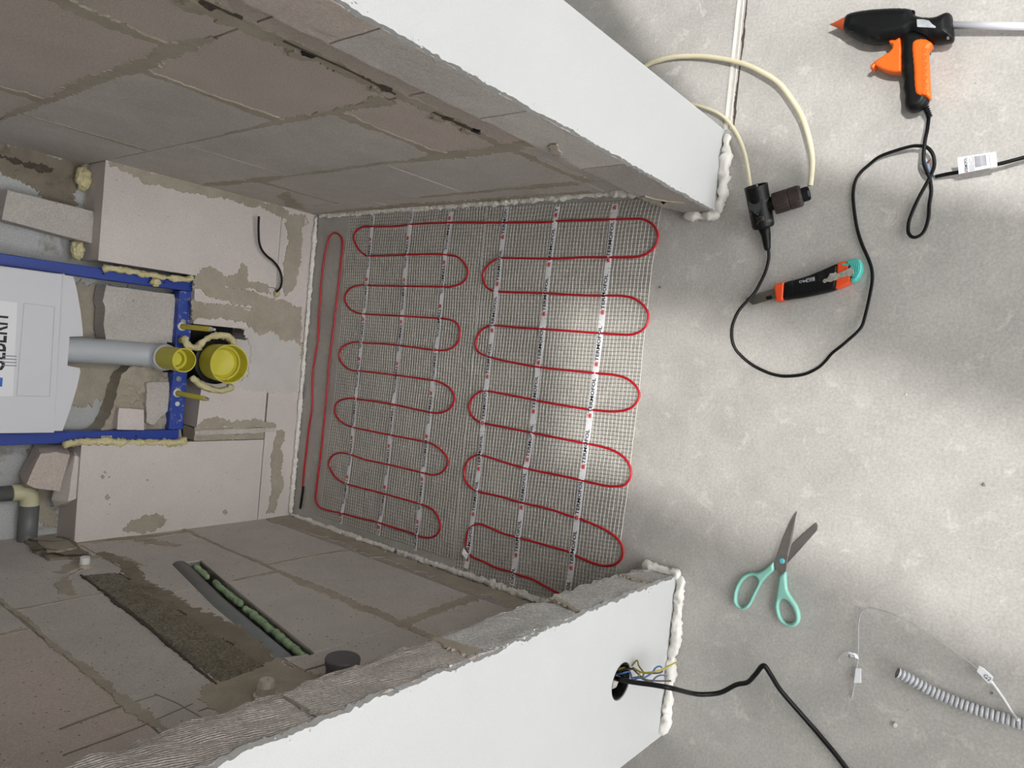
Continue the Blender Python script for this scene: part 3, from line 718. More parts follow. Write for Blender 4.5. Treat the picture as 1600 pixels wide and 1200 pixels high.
ribbon('mortar_smear', [(.585,.592),(.62,.595),(.655,.598)], [.034,.026,.012], FRL, 'mortar', wf, 3, .002)
ribbon('mortar_smear', [(.588,.10),(.62,.10),(.648,.098)], [.02,.018,.016], FRL, 'mortar', wf, 4, .002)
ribbon('mortar_smear', [(.585,.345),(.62,.33),(.650,.322)], [.012,.014,.014], FRL, 'mortar', wf, 5, .002)
ribbon('mortar_smear', [(.60,.843),(.64,.845)], [.004,.003], FRL, 'joint', wf, 6, .001)
ribbon('mortar_smear', [(.66,.42),(.645,.44),(.63,.47)], [.02,.018,.01], FRRv, 'mortar', wf, 8, .0015)
ribbon('mortar_smear', [(.66,.15),(.64,.10),(.60,.09)], [.02,.02,.006], FRRv, 'mortar', wf, 9, .0015)

# ---------------------------------------------------------------- sealant beads along the foot of the walls
def bead_thing(label, P, r, seed, mt='foam_white', cat='foam bead', name='foam_bead', group=None, **k):
    o = link(name, *bead(P, r, seed, **k), mt, smooth=True); return tag(o, label, cat, group)
bead_thing('white foam bead along the foot of the right-hand block wall, beside the mat', [(XR-.004, 1.80, .008), (XR-.003, 1.5, .008), (XR-.004, 1.2, .007), (XR-.003, .95, .007), (XR-.004, .80, .007), (XR-.012, .70, .007)], .0065, 1)
bead_thing('white foam bead along the foot of the left-hand block wall, nearer the corner', [(XL+.004, 1.815, .008), (XL+.004, 1.6, .008), (XL+.005, 1.36, .008)], .0065, 2)
bead_thing('white foam bead along the foot of the left-hand block wall, running behind the door jamb', [(XL+.005, 1.345, .008), (XL+.006, 1.1, .009), (XL+.008, .9, .009), (XL+.010, .70, .009)], .0075, 3)
bead_thing('thin straight white foam bead at the foot of the back wall', [(XL+.008, YB-.005, .009), (-.25, YB-.005, .008), (0, YB-.005, .008), (XR-.005, YB-.005, .008)], .0062, 4, lump=.22)
bead_thing('white lumpy foam bead under the sawn end of the right-hand jamb', [(XRR-.003, .640, .006), (XRR-.006, .62, .006), (XRR-.006, .595, .006), (XRR-.006, .566, .006)], .0078, 5, step=.004)
bead_thing('white lumpy foam bead under the plastered face of the right-hand jamb, reaching the floor joint', [(XRR-.004, .566, .007), (.36, .565, .008), (.41, .565, .009), (.462, .565, .010)], .0090, 6, step=.004, lump=.5)
bead_thing('white foam bead under the sawn end of the left-hand jamb', [(XRL+.005, .650, .010), (XRL+.006, .62, .011), (XRL+.006, .59, .011), (XRL+.005, .568, .011)], .0085, 7, step=.004)
bead_thing('long white foam bead under the bright plastered face left of the doorway', [(XRL+.004, .562, .010), (-.44, .565, .010), (-.50, .564, .010), (-.56, .566, .010), (-.62, .565, .010), (-.67, .566, .009), (-.70, .572, .010)], .0085, 8, step=.005)

# ---------------------------------------------------------------- heating mat
cable_px = [(473,762),(475,735),(479,700),(483,665),(487,640),(488,605),(489,580),(493,553),(497,530),(499,485),(502,440),(505,415),(508,396),(514,372),(522,364),(531,368),(535,380),(532,416),(529,445),(526,470),(518,536),(514,570),(509,630),(502,700),(494,766),(493,780),(498,791),(510,797),(534,802),(564,810),(590,816),(618,825),(646,834),(660,839),(672,840),(682,836),(688,824),(686,812),(678,798),(664,790),(652,786),(606,773),(548,758),(538,755),(526,747),(520,740),(514,726),(518,714),(528,708),(544,709),(570,718),(612,727),(658,738),(676,742),(690,738),(699,726),(698,714),(688,702),(676,694),(664,690),(612,680),(558,669),(540,663),(528,654),(523,642),(526,630),(536,624),(552,622),(562,624),(588,627),(620,633),(666,643),(686,645),(702,639),(710,626),(709,616),(700,604),(684,596),(674,594),(626,587),(568,580),(548,578),(536,569),(530,558),(533,545),(544,537),(560,534),(572,536),(600,537),(620,539),(650,543),(678,547),(696,547),(710,541),(718,528),(717,510),(708,501),(694,498),(680,497),(634,494),(596,492),(574,491),(560,489),(546,482),(539,468),(542,456),(552,448),(568,445),(580,446),(630,447),(686,448),(704,448),(720,443),(729,434),(731,424),(726,412),(716,402),(706,399),(694,398),(670,397),(636,398),(580,400),(570,398),(560,389),(553,374),(556,362),(566,355),(578,354),(610,354),(632,352),(648,350),(698,348),(758,348),(784,348),(858,347),(876,345),(950,343),(990,342),(1006,343),(1020,351),(1028,366),(1025,382),(1014,394),(1000,400),(984,402),(940,402),(910,402),(870,404),(790,403),(778,404),(766,411),(756,424),(755,436),(760,448),(772,455),(786,456),(848,458),(900,461),(936,462),(968,462),(990,466),(1006,478),(1013,492),(1010,508),(1000,518),(984,523),(960,522),(928,520),(860,515),(800,511),(780,509),(766,509),(752,516),(745,528),(743,540),(747,549),(757,555),(780,562),(810,568),(845,574),(890,579),(930,583),(960,586),(980,592),(994,604),(999,618),(992,632),(980,640),(960,643),(930,641),(895,636),(850,628),(810,620),(780,614),(760,611),(748,613),(738,622),(733,634),(736,647),(744,656),(755,661),(780,666),(820,674),(860,682),(900,690),(940,698),(962,706),(977,717),(985,731),(985,745),(977,757),(964,760),(945,759),(915,752),(880,744),(835,735),(800,726),(775,718),(755,712),(742,712),(731,720),(725,735),(727,750),(736,762),(752,769),(782,776),(810,784),(860,796),(890,806),(907,811),(940,825),(962,839),(973,855),(972,870),(962,881),(945,884),(925,879),(900,868),(885,861),(850,851),(817,842),(805,839),(782,832),(760,822),(745,819),(733,826),(728,842),(729,857),(738,870),(755,877),(775,887),(797,893),(812,899),(830,904),(850,915),(872,927),(900,940)]
cable = catmull([at(u, v, 'z', .003) for u, v in cable_px], 4)
mat_o = thing('heating_mat', 'floor heating mat of white mesh with red serpentine cable and printed white tapes', 'heating mat', (-.05, 1.25, 0))
link('heating_cable', *tube(cable, .0026, 8), 'red_cable', mat_o, smooth=True)
e = catmull([at(u, v, 'z', .004) for u, v in [(474,760),(473,768),(471,782),(469,795)]], 3)
link('cable_end_sleeve', *tube(e, [.0034]*(len(e)-1)+[.0022], 8), 'black', mat_o, smooth=True, label='black heat-shrink end sleeve')
cpts = np.array([tuple(p) for p in cable])[:, :2]
def tape_z(p):
    d = float(np.min(np.hypot(cpts[:, 0]-p[0], cpts[:, 1]-p[1]))); return .0026 + .0032*math.exp(-(d/.007)**2)
def net(name, ex_l, ex_r, y_top, y_bot, poly):
    pass
def net_mesh(L_px, R_px, seed):
    """strands spanning between a left and a right border, both listed from photo top to bottom"""
    Lp = catmull([at(u, v, 'z', .0012) for u, v in L_px], 8); Rp = catmull([at(u, v, 'z', .0012) for u, v in R_px], 8)
    def rs(P, n):
        d = [0]
        for i in range(len(P)-1): d.append(d[-1]+(P[i+1]-P[i]).length)
        out = []; j = 0
        for k in range(n+1):
            t = d[-1]*k/n
            while j < len(P)-2 and d[j+1] < t: j += 1
            s = (t-d[j])/max(1e-9, d[j+1]-d[j]); out.append(P[j].lerp(P[j+1], min(1, max(0, s))))
        return out, d[-1]
    _, ln = rs(Lp, 10); nr = int(ln/.0088); A, _ = rs(Lp, nr); B, _ = rs(Rp, nr)
    wd = (A[nr//2]-B[nr//2]).length; nc = int(wd/.0088); g = G()
    def P(i, j):
        p = A[i].lerp(B[i], j/nc); q = p*9+Vector((seed,)*3)
        return p + Vector((noise.noise(q)*.002+noise.noise(q*5)*.0007, noise.noise(q+Vector((5,5,5)))*.0022+noise.noise(q*5+Vector((5,5,5)))*.0007, abs(noise.noise(q*4))*.002))
    grid = [[P(i, j) for j in range(nc+1)] for i in range(nr+1)]
    g2 = G()
    def run(pts, up, g, hw):
        vs = []; fs = []
        for p in pts: vs += [p-up*hw, p+Vector((0,0,.0007)), p+up*hw]
        for k in range(len(pts)-1):
            a = k*3; fs += [(a, a+3, a+4, a+1), (a+1, a+4, a+5, a+2)]
        g.add(vs, fs)
    for i in range(nr+1): run(grid[i], (grid[min(i+1,nr)][0]-grid[max(i-1,0)][0]).normalized(), g2, .00062)
    for j in range(nc+1): run([grid[i][j] for i in range(nr+1)], (grid[0][min(j+1,nc)]-grid[0][max(j-1,0)]).normalized(), g, .00056)
    return g, g2
n1 = net_mesh([(548,333),(540,400),(534,500),(530,540),(526,590),(514,690),(506,760),(500,806)], [(760,322),(752,400),(744,500),(738,560),(733,620),(722,720),(714,800),(708,874)], 1)
n1[0].out('mesh_net', 'net', mat_o, kind='stuff'); n1[1].out('mesh_net', 'net_shaded', mat_o, kind='stuff')
n2 = net_mesh([(762,324),(754,400),(746,500),(740,560),(735,620),(724,720),(716,800),(712,872),(706,912)], [(1040,310),(1030,341),(1022,399),(1016,440),(1008,520),(1000,590),(990,680),(980,765),(970,840),(962,900),(957,960)], 2)
n2[0].out('mesh_net', 'net', mat_o, kind='stuff'); n2[1].out('mesh_net', 'net_shaded', mat_o, kind='stuff')
tapes = [
 ([(584,336),(580,380),(571,480),(566,536),(560,590),(549,710),(544,750),(539,780),(533,818)], 1, (581,372), .0118),
 ([(645,331),(642,352),(636,400),(629,500),(625,540),(612,670),(604,752),(599,790),(592,836)], 1, (641,369), .0120),
 ([(706,331),(697,400),(688,500),(683,545),(670,670),(661,752),(655,810),(649,860)], 1, (706,338), .0122),
 ([(793,323),(781,420),(770,520),(764,575),(757,650),(749,735),(741,800),(735,850),(729,888)], -1, (788,373), .0128),
 ([(872,323),(858,420),(848,520),(839,600),(831,680),(822,740),(813,820),(807,870),(801,914)], -1, (867,341), .0130),
 ([(962,319),(950,420),(937,536),(929,600),(919,680),(911,740),(899,840),(893,890),(888,925)], -1, (951,412), .0134)]
tvs, tfs = textmesh('TERMOFOL', .022)
PER = .1105
for ti, (px, sgn, icon, wd) in enumerate(tapes):
    wd *= 1.17
    P = catmull([at(u, v, 'z', 0) for u, v in px], 24)
    if sgn < 0: P = P[::-1]
    d = [0]
    for i in range(len(P)-1): d.append(d[-1]+(P[i+1]-P[i]).length)
    def along(t):
        t = min(max(t, 0), d[-1]); j = min(int(np.searchsorted(d, t)), len(P)-1); j = max(1, j)
        s = (t-d[j-1])/max(1e-9, d[j]-d[j-1]); p = P[j-1].lerp(P[j], s); dr = (P[min(j+2,len(P)-1)]-P[max(j-3,0)]).normalized()
        return p, dr, Vector((-dr.y, dr.x, 0))
    N_ = int(d[-1]/.0025); vs = []; fs = []
    for i in range(N_+1):
        p, dr, nn = along(d[-1]*i/N_)
        for s in (-.5, 0, .5):
            q = p + nn*wd*s; q.z = tape_z(q) + noise.noise(q*30)*.0003 - (.0004 if s else 0); vs.append(q)
    for i in range(N_): fs += [(i*3, i*3+3, i*3+4, i*3+1), (i*3+1, i*3+4, i*3+5, i*3+2)]
    tp = link('tape', vs, fs, 'tape', mat_o, smooth=True)
    ic = at(icon[0], icon[1], 'z', 0); t0 = min(range(len(P)), key=lambda i: (P[i]-ic).length); t0 = d[t0]
    lt = G(); lg = G(); k = -12
    tl = .0745; th = wd*.60
    # text reads along the run direction; left of the run is the top of the letters
    for k in range(-12, 13):
        s0 = t0 + k*PER
        if s0 < -.11 or s0 > d[-1]: continue
        def put(vv, ff, g_, a0, al, bh, b0=0):
            new = []; ok = []
            for a, b in vv:
                t = s0 + a0 + a*al; p, dr, nn = along(t); q = p + nn*((b-.5)*bh+b0); q.z = tape_z(q)+.0018; new.append(q); ok.append(.002 < t < d[-1]-.002)
            g_.add(new, [f for f in ff if all(ok[i] for i in f)])
        put(tvs, tfs, lt, .0118, tl, th*.92)
        a_, b_ = .0005, .0098
        put([(0,.02),(1,.02),(1,.24),(0,.24)], [(0,1,2,3)], lg, a_, b_, th)
        put([(0,.32),(.5,.32),(1,.32),(1,.50),(.5,.80),(0,.50)], [(0,1,4,5),(1,2,3,4)], lg, a_, b_, th)
        put([(-.1,.60),(.5,.95),(1.1,.60),(1.1,.70),(.5,1.08),(-.1,.70)], [(0,1,4,5),(1,2,3,4)], lg, a_, b_, th)
    lt.out('lettering', 'text_black', tp, kind='stuff'); lg.out('logo', 'text_red', tp, kind='stuff')
# paper tag on the last bend
pt = at(727, 866, 'z', .004)
hull('paper_tag', [pt+Vector(q) for q in ((0,.012,0),(.014,.006,.002),(.004,-.014,.004),(-.012,-.006,.001),(.002,0,.012))], 'tape', mat_o)

# ---------------------------------------------------------------- cistern frame in the back wall
fr = thing('installation_frame', 'blue steel toilet installation frame standing in the back wall', 'toilet frame', (-.085, 1.86, .36))
def chan(x0, x1, y0, y1, z0, z1, m_='blue', nm='upright'):
    o = link(nm, *box(x0, x1, y0, y1, z0, z1), m_, fr); b = o.modifiers.new('e', 'BEVEL'); b.width = .0015; b.segments = 2; return o
chan(.094, .1195, 1.838, 1.880, .355, 1.12); chan(-.297, -.270, 1.838, 1.880, .360, 1.12)
bar = chan(-.269, .093, 1.842, 1.874, .348, .386, 'blue_dirty', 'crossbar')
for (u, v, r_, m_) in [(283,532,.0075,'yellow'),(286,503,.007,'grey_pipe'),(279,592,.007,'grey_pipe'),(277,631,.006,'white_cable'),(276,608,.005,'grey_pipe')]:
    p = at(u, v, 'y', 1.841); link('plug', *rev((p.x, 1.842, p.z), (0,-1,0), [(0,r_),(.0025,r_),(.003,r_*.6),(.0018,r_*.5)], 20), m_, bar)
for (x_, z_) in ((.107,.575),(.107,.43),(-.284,.47)):
    link('bolt_hole', *rev((x_, 1.8376, z_), (0,-1,0), [(0,.0022),(.0006,.0022)], 12), 'hollow', fr)
p = at(166, 683, 'y', 1.837); link('clip', *box(p.x-.003, p.x+.003, 1.835, 1.839, p.z-.012, p.z+.012), 'white_cable', fr)
for i, (x_, z_, tone) in enumerate(((.001, .374, ''), (-.173, .372, ''))):
    b = thing('threaded_rod', ['right-hand mounting rod in an olive sleeve, above the yellow pipes in the photo', 'left-hand mounting rod in an olive sleeve, below the yellow pipes in the photo'][i], 'rod', (x_, 1.84, z_), 'toilet mounting rods')
    link('sleeve', *rev((x_, 1.842, z_), (0,-1,-.01), [(0,.0075),(.012,.0078),(.013,.0066),(.140,.0064),(.1405,.0045)], 16), 'olive', b, smooth=True)
    link('rod_end', *rev((x_, 1.704, z_-.0014), (0,-1,0), [(0,.0048),(.010,.0048),(.012,.0036),(.022,.0034),(.023,.0024)], 14), 'rod_steel', b)
    link('washer', *rev((x_, 1.842, z_), (0,-1,0), [(0,.011),(.004,.011),(.005,.008)], 20), 'white_cable', b)
cs = thing('cistern', 'white plastic concealed cistern hung in the blue frame', 'cistern', (-.085, 1.85, .66))
yc = 1.800
arc = [(-.264,.640),(-.262,.646)] + [(-.25+.335*i/12, .648-.030*math.sin(math.pi*(i/12))) for i in range(13)] + [(.090,.652)]
def nb(x): return x
low = [(-.262,.672),(-.262,.650)] + [(x, .650-.030*math.sin(math.pi*(x+.262)/.352)) for x in (-.24,-.20,-.16,-.125)] + [(-.117,.624),(-.113,.650),(-.047,.650),(-.043,.622)] + [(x, .650-.030*math.sin(math.pi*(x+.262)/.352)) for x in (-.03,.01,.05,.075)] + [(.090,.652),(.090,.672)]
link('tank_body', *sheet([[(-.262,.672),(.091,.674),(.091,1.08),(.07,1.10),(-.24,1.10),(-.262,1.08)]], .115, (0,yc,0), (1,0,0), (0,0,1), (0,-1,0)), 'cistern', cs).modifiers.new('e','BEVEL').width = .003
link('tank_lip', *sheet([low], .10, (0,yc+.005,0), (1,0,0), (0,0,1), (0,-1,0)), 'cistern', cs)
def cpx(u, v, y=yc): p = at(u, v, 'y', y); return (p.x, p.z)
st = [cpx(*q) for q in [(27,473),(20,619),(-70,619),(-60,462)]]
sk = link('sticker', *sheet([st], .0008, (0,yc-.0008,0), (1,0,0), (0,0,1), (0,-1,0)), 'sticker', cs, label='white sticker with black lettering')
a0 = at(11, 581, 'y', yc-.001); a1 = at(10, 488, 'y', yc-.001)
bx = .5*(a0.z+a1.z)
text_on('lettering', 'GEBERIT', (a0.x, yc-.001, bx), (1,0,0), (0,0,1), a1.x-a0.x, .036, 'text_black', sk, .02)
q0 = at(3, 604, 'y', yc); q1 = at(3, 590, 'y', yc)
link('logo', *box(min(q0.x,q1.x), max(q0.x,q1.x), yc-.0016, yc-.0008, q0.z, q0.z+.036), 'text_blue', sk)
sl = G()
for k in range(4):
    q = at(12, 556+k*5, 'y', yc); sl.add(*box(q.x-.0011, q.x+.0011, yc-.0016, yc-.0008, q.z-.016, q.z+.010))
sl.out('printed_lines', 'text_grey', sk)
pn = [cpx(*q) for q in [(37,473),(86,479),(78,620),(25,619)]]; pi = inset(pn, .0016)
link('panel_outline', *sheet([pn, pi], .0010, (0,yc-.0004,0), (1,0,0), (0,0,1), (0,-1,0)), 'conduit', cs)
# flush pipe with its yellow plug
fp_ = thing('flush_pipe', 'pale grey vertical flush pipe ending in a small yellow plug', 'pipe', (-.08, 1.85, .42))
link('pipe', *tube(catmull([(-.078,1.860,.68),(-.078,1.860,.56),(-.079,1.859,.475),(-.080,1.850,.442),(-.081,1.825,.424),(-.081,1.815,.423)], 6), .0305, 24), 'light_pipe', fp_, smooth=True)
link('coupling_ring', *rev((-.081, 1.832, .423), (0,-1,0), [(0,.032),(.002,.0345),(.010,.0345),(.012,.033),(.020,.033),(.022,.0305)], 32), 'light_pipe', fp_, smooth=False)
link('plug', *rev((-.081, 1.812, .423), (0,-1,0), [(0,.0285),(.090,.0292),(.091,.0298),(.0915,.0298),(.0915,.0275),(.090,.0272),(.052,.0265),(.052,.020),(.058,.0195),(.058,.018),(.045,.0175),(.045,.001)], 36), 'yellow', fp_, smooth=False)
# drain with its large yellow plug
dp = thing('drain_pipe', 'black drain outlet in the back wall closed by a large yellow plug', 'pipe', (-.084, 1.84, .29))
link('outlet', *rev((-.084, 1.90, .287), (0,-1,.02), [(0,.056),(.055,.056),(.058,.060),(.072,.060),(.074,.0575),(.080,.0575),(.082,.060),(.092,.060),(.094,.054),(.094,.050),(.05,.050)], 40), 'black', dp)
link('elbow', *tube(catmull([(-.084,1.875,.30),(-.083,1.872,.345),(-.082,1.868,.40)], 4), .040, 20), 'black', dp, smooth=True)
link('plug', *rev((-.084, 1.825, .2885), (0,-1,.09), [(0,.0475),(.094,.050),(.095,.0507),(.0957,.0505),(.0957,.0482),(.094,.0478),(.060,.0465),(.060,.0425),(.064,.042),(.064,.040),(.056,.0395),(.050,.034),(.050,.032),(.046,.001)], 44), 'yellow', dp)
rg = G()
for g_ in (.6, 3.4, 5.0):
    c_ = Vector((-.084+math.cos(g_)*.044, 1.764, .293+math.sin(g_)*.044)); rg.add(*box(c_.x-.0025, c_.x+.0025, c_.y-.004, c_.y+.004, c_.z-.0025, c_.z+.0025))
rg.out('lug', 'yellow', dp)
# foam round the drain
def P_(px, y): return [at(u, v, 'y', y) for u, v in px]
bead_thing('yellowish foam bead curling over the upper side of the black drain in the photo', P_([(288,524),(292,540),(305,543),(316,535),(331,526),(348,524),(362,530),(368,538)], 1.812), .0085, 11, 'foam_yellow', lump=.3, step=.004)
bead_thing('yellowish foam bead below the black drain in the photo', P_([(297,591),(310,599),(325,607),(339,610),(357,607),(362,600)], 1.812), .0085, 12, 'foam_yellow', lump=.3, step=.004)
bead_thing('yellowish foam bead along the lower blue upright, over the left boxing block', P_([(98,694),(140,690),(200,691),(240,692),(284,691),(285,684)], 1.826), .0085, 13, 'foam_yellow', lump=.25)
bead_thing('thin yellowish foam bead along the upper blue upright beside the pink block', P_([(160,419),(190,422),(225,428),(262,434),(296,436),(297,430)], 1.826), .0062, 14, 'foam_yellow', lump=.5)
def lump(label, c, ax, seed, mt='foam_yellow'):
    bm = bmesh.new(); bmesh.ops.create_icosphere(bm, subdivisions=4, radius=1)
    for v in bm.verts:
        d = v.co.normalized(); k = 1 + .35*noise.noise(d*2.2+Vector((seed,)*3)) + .22*noise.noise(d*6+Vector((seed,)*3)) + .1*noise.noise(d*14)
        v.co = Vector((d.x*ax[0], d.y*ax[1], d.z*ax[2]))*k + Vector(c)
    bm.verts.index_update(); o = link('foam_lump', [v.co.copy() for v in bm.verts], [tuple(v.index for v in f.verts) for f in bm.faces], mt, smooth=True); bm.free()
    return tag(o, label, 'foam lump', 'yellow foam lumps')
p = at(131, 279, 'y', 1.90); lump('knobbly yellowish foam lump on the ledge in the corner with the right wall', p, (.026, .016, .017), 1)
p = at(121, 391, 'y', 1.88); lump('yellowish foam lump between the leaning grey slab and the blue upright', p, (.022, .014, .014), 2)
p = at(243, 441, 'y', 1.826); lump('small yellowish foam drip hanging over the edge of the upper blue upright', p, (.010, .010, .012), 3)
p = at(433, 459, 'y', 1.815); lump('small yellowish foam plug where the black wire leaves the back wall', p, (.009, .006, .008), 4)
# ------- loose pieces of block around the frame
def cutpiece(label, px, y, depth, mt, amp=0, group='cut pieces of block in the niche', tilt=None):
    lp = [cpx(u, v, y) for u, v in px]
    if amp: lp = ragged(lp, amp, .006, 4)
    o = link('block_piece', *sheet([lp], depth, (0,y,0), (1,0,0), (0,0,1), (0,-1,0)), mt)
    return tag(o, label, 'block piece', group)
cutpiece('long pale grey block slab leaning on the ledge in the right corner', [(12,297),(145,330),(147,343),(143,380),(3,343)], 1.868, .050, 'aac_grey')
cutpiece('squarish grey block piece wedged between the blue uprights', [(166,446),(272,460),(275,470),(274,505),(272,541),(166,533),(162,506),(164,480),(160,470)], 1.862, .055, 'aac_grey', .0012)
cutpiece('small pinkish block cube set in mortar above the lower blue upright', [(186,638),(225,640),(225,672),(183,671)], 1.846, .040, 'aac_pale', .001)
cutpiece('rough-faced grey block piece bedded in mortar beside the crossbar', [(229,598),(264,597),(264,640),(240,664),(229,660)], 1.856, .045, 'aac_grey', .002)
# mortar heap as an uneven solid
g = G(); px_c = [(155,672),(172,650),(181,612),(192,586),(212,568),(238,562),(262,576),(272,592),(272,640),(284,662),(284,688),(100,690),(120,680)]
lp = ragged([cpx(u, v, 1.868) for u, v in px_c], .003, .006, 9)
def heap(lp, y, depth, mt, name, amp):
    bm = bmesh.new(); vv = [bm.verts.new((a, y, b)) for a, b in lp]; f = bm.faces.new(vv)
    r_ = bmesh.ops.extrude_face_region(bm, geom=[f]); 
    for v in [q for q in r_['geom'] if isinstance(q, bmesh.types.BMVert)]: v.co.y += depth
    xs = [a for a, b in lp]; zs = [b for a, b in lp]
    for ax, (a, b) in ((0, (min(xs), max(xs))), (2, (min(zs), max(zs)))):
        n_ = int((b-a)/.006)
        for k in range(1, n_):
            nn = [0,0,0]; nn[ax] = 1; cc = [0,0,0]; cc[ax] = a+(b-a)*k/n_
            bmesh.ops.bisect_plane(bm, geom=bm.verts[:]+bm.edges[:]+bm.faces[:], plane_co=cc, plane_no=nn)
    for v in bm.verts:
        if v.co.y < y+.001: v.co.y += noise.noise(v.co*26)*amp + noise.noise(v.co*75)*amp*.5
    bmesh.ops.triangulate(bm, faces=bm.faces[:]); bmesh.ops.recalc_face_normals(bm, faces=bm.faces[:]); bm.verts.index_update()
    o = link(name, [v.co.copy() for v in bm.verts], [tuple(v.index for v in f.verts) for f in bm.faces], mt); bm.free(); return o
tag(heap(lp, 1.866, .06, 'mortar', 'mortar_heap', .014), 'smeared heap of mortar packed around the flush pipe inside the frame', 'mortar')
# two broken chunks left of the frame
def pts2(px, y): return [at(u, v, 'y', y) for u, v in px]
o = hull('block_piece', pts2([(63,709),(88,706),(109,711),(93,767),(77,765),(52,762),(41,757)], 1.832) + pts2([(55,694),(104,694),(64,694),(104,712),(30,740),(36,762)], 1.90), 'aac_pink', rough=.002)
tag(o, 'broken beige-pink block chunk lying on the ledge under the lower blue upright', 'block piece', 'cut pieces of block in the niche')
o = hull('block_piece', pts2([(117,712),(131,718),(131,748),(122,778),(106,784)], 1.832) + pts2([(100,715),(115,700),(80,780),(86,792),(104,790)], 1.882), 'aac_pale', rough=.0015)
tag(o, 'narrow pale block chunk beside the beige-pink one, at the ledge edge', 'block piece', 'cut pieces of block in the niche')
# water pipe with elbow in the left corner
wp = thing('waste_pipe', 'dark grey pipe with a cream elbow in the left corner of the niche', 'pipe', (-.42, 1.9, .67))
link('pipe', *tube([(-.418,1.898,1.3),(-.418,1.898,.705)], .0175, 20), 'dark_pipe', wp, smooth=True)
link('elbow', *tube(catmull([(-.418,1.898,.712),(-.418,1.898,.690),(-.424,1.898,.678),(-.440,1.898,.674),(-.452,1.898,.674)], 5), .0195, 20), 'cream_pvc', wp, smooth=True)
link('pipe', *tube([(-.450,1.898,.674),(XL-.03,1.898,.674)], .0205, 20), 'dark_pipe', wp, smooth=True)
# green marking paint
for (c_, w_, ax_) in (((-.506,.725), .020, 'b'), ((-.500,.635), .016, 'b')):
    v = [(c_[0]-w_, YW-.0045, c_[1]-w_*1.3), (c_[0]+w_, YW-.0045, c_[1]-w_*1.3), (c_[0]+w_, YW-.0045, c_[1]+w_*1.3), (c_[0]-w_, YW-.0045, c_[1]+w_*1.3)]
    v += [(a, b-.0002, c) for a, b, c in v]
    link('spray_mark', v, [(0,1,2,3), (4,5,6,7)], 'spray', wb)

# wire on the back wall
wr_px = [(404.5,338),(404,350),(404,362),(405,378),(409,390),(417,400),(427,408),(435,418),(439.5,430),(440,442),(437,451),(432,456)]
o = link('wire', *tube(catmull([at(u, v, 'y', 1.795 + .012*min(1, i/8)) for i, (u, v) in enumerate(wr_px)], 5), .0031, 10), 'black', smooth=True)
tag(o, 'short black wire curving out of the pinkish back wall', 'wire')

# ---------------------------------------------------------------- chase pipe and fittings on the left wall
cp = thing('chase_pipe', 'grey waste pipe laid in the slanting chase of the left wall', 'pipe', (XL-.02, 1.27, .53))
link('pipe', *tube([(XL-.020,1.565,.478),(XL-.022,1.30,.533),(XL-.020,1.01,.585)], .0235, 24), 'chase_pipe', cp, smooth=True)
gf = G()
for i in range(46):
    t = i/45; c_ = Vector((XL-.012, 1.545-.55*t, .448+.098*t)); 
    if noise.noise(Vector((t*9, 0, 0))) < -.28: continue
    r_ = .0075 + .004*noise.noise(Vector((t*31, 4, 0))); gf.add(*rev(c_+Vector((0,0,.003*noise.noise(Vector((t*20, 9, 0))))), (R.uniform(-.3,.3), -1, .2), [(-r_*1.4,.001),(-r_,r_*.7),(0,r_),(r_,r_*.7),(r_*1.4,.001)], 10))
tag(gf.out('foam_bead', 'foam_green', smooth=True, kind='stuff'), 'pale green foam blobs squeezed along the grey pipe in the chase', 'foam bead')
def fitting(name, label, y_, z_, prof, m_, extra=None):
    t = thing(name, label, 'pipe cap' if 'cap' in name else 'fitting', (XL, y_, z_)); link('body', *rev((XL-.004, y_, z_), (1,0,0), prof, 28), m_, t); return t
t = fitting('water_stub', 'nickel and white capped water stub on the left wall near the back corner', 1.632, .652, [(0,.0145),(.005,.0145),(.0055,.011),(.012,.0115),(.013,.0095),(.014,.0095)], 'nickel')
link('cap', *rev((XL+.009,1.632,.652), (1,0,0), [(0,.0098),(.014,.0098),(.015,.0088),(.0151,.004),(.012,.0035)], 20), 'white_cable', t, label='white plastic cap')
t = fitting('water_stub', 'nickel capped water stub on the left wall beside the door jamb', .898, .688, [(0,.0175),(.009,.0178),(.011,.0145),(.014,.0145)], 'nickel')
link('cap', *rev((XL+.006,.898,.688), (1,0,0), [(0,.0145),(.012,.014),(.020,.0110),(.021,.0100),(.0212,.004),(.018,.0035)], 6+14), 'nickel', t)
t = fitting('pipe_cap', 'round dark grey pipe cap standing out from the left wall behind the door jamb', .870, .571, [(0,.025),(.030,.025),(.031,.0275),(.040,.0280),(.042,.0268)], 'cap_grey')

